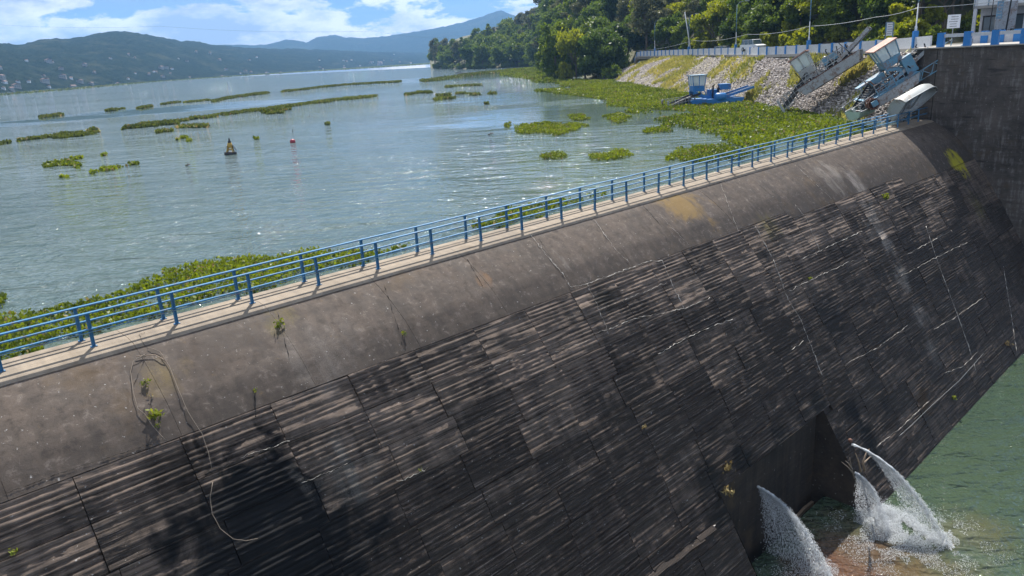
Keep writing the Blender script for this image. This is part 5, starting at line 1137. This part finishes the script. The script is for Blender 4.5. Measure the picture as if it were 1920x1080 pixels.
# ------------------------------------------------------------------ buoys
bp = P(432.5, 289, LAKE_Z); b_ = tag(empty('navigation_buoy', tuple(bp), .3), 'rusty yellow lattice buoy with tilted solar panels on a round float', 'buoy'); b_.rotation_euler = (.02, .06, .3)
m = MB(); m.lathe([(.3, -.2), (.58, -.1), (.6, .16), (.5, .22)], n=14); m.build('float', MAT['dark'], b_, True)
m = MB()
for k in range(4): t = k * math.pi / 2 + .6; m.bar((.42 * math.cos(t), .42 * math.sin(t), .2), (.16 * math.cos(t), .16 * math.sin(t), 1.1), .08)
for z, r in ((.45, .36), (.8, .25), (1.08, .17)):
    for k in range(4): t0 = k * math.pi / 2 + .6; t1 = t0 + math.pi / 2; m.bar((r * math.cos(t0), r * math.sin(t0), z), (r * math.cos(t1), r * math.sin(t1), z), .06)
m.build('lattice_tower', MAT['yellow'], b_); m = MB(); m.lathe([(.2, 0), (.23, .1), (.21, .42), (.12, .5)], (0, 0, .62), 10); m.build('battery_housing', MAT['yellow'], b_, True)
m = MB(); m.lathe([(.14, 0), (.14, .22), (.07, .26), (.08, .42), (.02, .5)], (0, 0, 1.1), 10); m.build('lantern', MAT['dark'], b_, True)
for sx in (-1, 1):
    m = MB(); m.box((sx * .42, 0, .62), (.04, .62, .62), Matrix.Rotation(-sx * .55, 3, 'Y')); m.build('solar_panel', MAT['greymetal' if sx < 0 else 'dark'], b_)
bp = P(549, 267.5, LAKE_Z); m = MB(); m.lathe([(.05, -.2), (.24, -.12), (.31, .08), (.27, .28), (.12, .38), (.04, .40)], n=14); o = m.build('round_float', MAT['redp'], None, True); o.location = tuple(bp); tag(o, 'dark red round float on open water right of the yellow buoy', 'buoy')
bp = P(548.5, 247, LAKE_Z); m = MB(); m.tube([(0, 0, -.1), (.02, 0, .25), (0, 0, .34)], [.05, .03, .05], 6); o = m.build('stake', MAT['dark'], None, True); o.location = tuple(bp); tag(o, 'thin dark stake in the water behind the red float', 'stake')
for x, y, s_, lab in [(920, 252, .3, 'small dark drifting log in open water left of the hyacinth islands'), (352, 311, .2, 'tiny dark drifting stick left of the yellow buoy')]:
    m = MB(); m.tube([(-s_, 0, 0), (0, .03, .08), (s_, 0, .12)], .06, 6); m.tube([(0, 0, .05), (.05, 0, .3)], .03, 5); o = m.build('driftwood', MAT['bark'], None, True); o.location = tuple(P(x, y, LAKE_Z)); tag(o, lab, 'driftwood')
m = MB(); m.lathe([(.1, -.1), (.5, 0), (.6, .2), (.3, .38), (.05, .42)], n=10); o = m.build('white_bag', MAT['whitemetal'], None, True); o.location = tuple(P(1048, 170, LAKE_Z)); tag(o, 'white plastic bag floating at the left end of the cove mat', 'bag')

# ------------------------------------------------------------------ water jets, foam, branches at the foot of the dam
m, t, b = newmat('falling_water'); b.inputs['Base Color'].default_value = (.9, .93, .95, 1); b.inputs['Roughness'].default_value = .25; b.inputs['Transmission Weight'].default_value = .25
tr = N(t, 'ShaderNodeBsdfTranslucent'); tr.inputs['Color'].default_value = (.95, .97, 1, 1); mx = N(t, 'ShaderNodeMixShader'); mx.inputs[0].default_value = .5
L(t, b.outputs[0], mx.inputs[1]); L(t, tr.outputs[0], mx.inputs[2]); L(t, mx.outputs[0], t.nodes['Material Output'].inputs['Surface']); MAT['spray'] = m
octv = np.array([(1, 0, 0), (-1, 0, 0), (0, 1, 0), (0, -1, 0), (0, 0, 1), (0, 0, -1)], float)
octf = np.array([(0, 2, 4), (2, 1, 4), (1, 3, 4), (3, 0, 4), (2, 0, 5), (1, 2, 5), (3, 1, 5), (0, 3, 5)])
def drops(C, r, stretch=None):
    n = len(C); V = octv[None] * np.broadcast_to(r, (n,))[:, None, None]
    if stretch is not None: V = V + octv[None, :, 2:3] * stretch[:, None, :]
    return (V + C[:, None]).reshape(-1, 3), (octf[None] + (np.arange(n) * 6)[:, None, None]).reshape(-1, 3)
def jet(px, py, d0, v, spread, n, lab, seed, fan=0.0, solid=.35, low=0.0):
    rs = np.random.RandomState(seed); p0 = on_d(px, py, d0); dn = np.array([-UPS[0], -UPS[1], 0]); sd_ = np.array([AX[0], AX[1], 0])
    T = math.sqrt(2 * max(.3, p0[2] - POOL_Z) / 9.8) * 1.02; tt = T * rs.rand(n) ** .75; sp = rs.rand(n)
    vv = v * (1 - fan * sp ** 1.6); C = p0 + dn * (vv * tt)[:, None] + sd_ * (rs.randn(n) * spread * tt)[:, None] + np.array([0, 0, -1.0]) * (4.9 * tt ** 2)[:, None] + dn * (rs.randn(n) * spread * .5 * tt)[:, None]
    C[:, 2] = np.maximum(C[:, 2], POOL_Z + .02); vel = dn * vv[:, None] + np.array([0, 0, -9.8]) * tt[:, None]; k = .010
    e = tag(empty('water_jet', tuple(p0)), lab, 'water jet', 'water jets at the foot of the dam')
    V, F = drops(C - p0, .006 + .015 * rs.rand(n) ** 2, vel * k * rs.rand(n, 1)); o = link('spray', nmesh('spray', V, F, [MAT['spray']]), e); o['kind'] = 'stuff'
    m = MB(); ts = np.linspace(0, T * solid, 14); m.tube([tuple(dn * v * q_ + np.array([0, 0, -4.9 * q_ * q_])) for q_ in ts], [.05 + .02 * math.sin(i * 1.7) for i in range(14)], 7); m.build('stream', MAT['spray'], e, True)
    m = MB()
    for k_ in range(26):
        f0 = rs.uniform(0, .55); f1 = min(1, f0 + rs.uniform(.12, .4)); v_ = v * (1 - fan * rs.rand() ** 1.6); la = rs.randn() * spread; ts = np.linspace(T * f0, T * f1, 9)
        m.tube([tuple(dn * v_ * q_ + sd_ * la * q_ + np.array([0, 0, -4.9 * q_ * q_]) + rs.randn(3) * .012) for q_ in ts], [.004 + .012 * rs.rand() * math.sin(math.pi * (i + .5) / 9) for i in range(9)], 5)
    o = m.build('strands', MAT['spray'], e, True); o['kind'] = 'stuff'
jet(1420, 912, O1D + .05, 4.6, .22, 15000, 'broad water jet falling in front of the outlet at left, thickest and leftmost', 1, fan=.85, solid=.22)
jet(1603, 886, O1D + 2.4, 2.6, .2, 8000, 'short water jet dropping straight into the foam beside the dead branch', 2, fan=.9, solid=.12)
jet(1597, 833, O1D + 1.9, 5.6, .15, 9000, 'thin strong water jet arching far out over the pool, rightmost', 3, fan=.35, solid=.42)
rs = np.random.RandomState(9)
def foam(cx, cy, rx, ry, n, r0, seed, hgt=.25):
    c = P(cx, cy, POOL_Z); q = rs.randn(n, 2); C = np.stack([c[0] + q[:, 0] * rx, c[1] + q[:, 1] * ry, POOL_Z + .01 + np.abs(rs.randn(n)) * hgt * np.exp(-(q ** 2).sum(1) * .6)], 1); return C, r0 * (.4 + rs.rand(n))
Cs, Rz = zip(foam(1690, 985, 1.0, .7, 11000, .014, 1, .16), foam(1655, 965, .5, .4, 6000, .014, 2, .35), foam(1700, 1010, 1.5, 1.0, 14000, .013, 3, .08), foam(1730, 1000, .7, .5, 6000, .013, 4, .12), foam(1740, 1060, 1.8, 1.5, 9000, .009, 5, .03), foam(1530, 1085, .9, .8, 5000, .015, 6, .15))
C = np.concatenate(Cs); k = fbm(C[:, 0] * 1.3, C[:, 1] * 1.3, 6, 4) > .44; C = C[k]; Rr_ = np.concatenate(Rz)[k]
V, F = drops(C, Rr_); o = link('foam', nmesh('foam', V, F, [MAT['spray']])); tag(o, 'white foam boiling where the jets hit the pool', 'foam', kind='stuff')
def branch(pts_px, dd, r, lab, name='dead_branch', mat='root'):
    m = MB()
    for pts in pts_px: m.tube([tuple(on_d(x, y, dd)) for x, y in pts], [r * (1 - .7 * i / (len(pts) - 1)) for i in range(len(pts))], 6)
    return tag(m.build(name, MAT[mat], None, True), lab, 'branch')
branch([[(1602, 897), (1597, 880), (1593, 858)], [(1600, 888), (1590, 876), (1578, 866)], [(1598, 880), (1590, 868), (1585, 864)]], O1D + 2.6, .04, 'forked pale dead branch stuck at the outlet above the middle jet')
branch([[(1622, 882), (1618, 868), (1624, 850), (1630, 842)], [(1618, 870), (1632, 856)], [(1614, 884), (1610, 866), (1604, 850)]], O1D + 2.3, .06, 'tangle of brown driftwood in the recess under the rightmost jet', 'driftwood_tangle', 'wood')
mm = MB(); q = on_d(1594, 829, O1D + 1.8); mm.lathe([(.07, 0), (.1, .04), (.1, .14), (.05, .18)], (0, 0, 0), 10); o = mm.build('valve', MAT['rust'], None, True); o.location = tuple(q); tag(o, 'rusty valve body from which the rightmost jet springs', 'valve')

# ------------------------------------------------------------------ haze
m = bpy.data.materials.new('haze'); m.use_nodes = True; t = m.node_tree; t.nodes.clear()
pv = N(t, 'ShaderNodeVolumePrincipled'); pv.inputs['Color'].default_value = (.30, .58, 1, 1); pv.inputs['Density'].default_value = .00014; pv.inputs['Anisotropy'].default_value = .1
ou = N(t, 'ShaderNodeOutputMaterial'); L(t, pv.outputs[0], ou.inputs['Volume'])
mb = MB(); mb.box((-1000, 2600, 180), (9600, 5600, 400)); o = mb.build('haze', m); o['kind'] = 'stuff'; o['label'] = 'thin bluish haze over the lake and the far hills'; o.display_type = 'WIRE'

# ------------------------------------------------------------------ labels that single each thing out
bpy.context.view_layer.update()
by = {}
for o in scn.objects:
    if o.parent is None and o.get('category') in ('tree', 'bush', 'house'): by.setdefault(o['label'], []).append(o)
def scx(o): p = np.array(o.matrix_world.translation); c_ = RM.T @ (p - np.array([0, 0, CAMZ])); return c_[0] / -c_[2]
ORD = ['leftmost', 'second from left', 'third from left', 'fourth from left', 'fifth from left', 'sixth from left', 'seventh from left', 'eighth from left', 'ninth from left', 'tenth from left']
for lab, os_ in by.items():
    if len(os_) < 2: continue
    os_.sort(key=scx)
    for i, o in enumerate(os_): o['label'] = (lab + ', ' + (ORD[i] if i < len(os_) - 1 or len(os_) > 10 else 'rightmost') if i < 10 else lab + ', rightmost')

for o in scn.objects:
    lb = o.get('label')
    if lb and len(lb.split()) > 16: o['label'] = lb.replace('big ', '', 1) if len(lb.replace('big ', '', 1).split()) <= 16 else ' '.join(lb.replace(' of the', '').split()[:16])
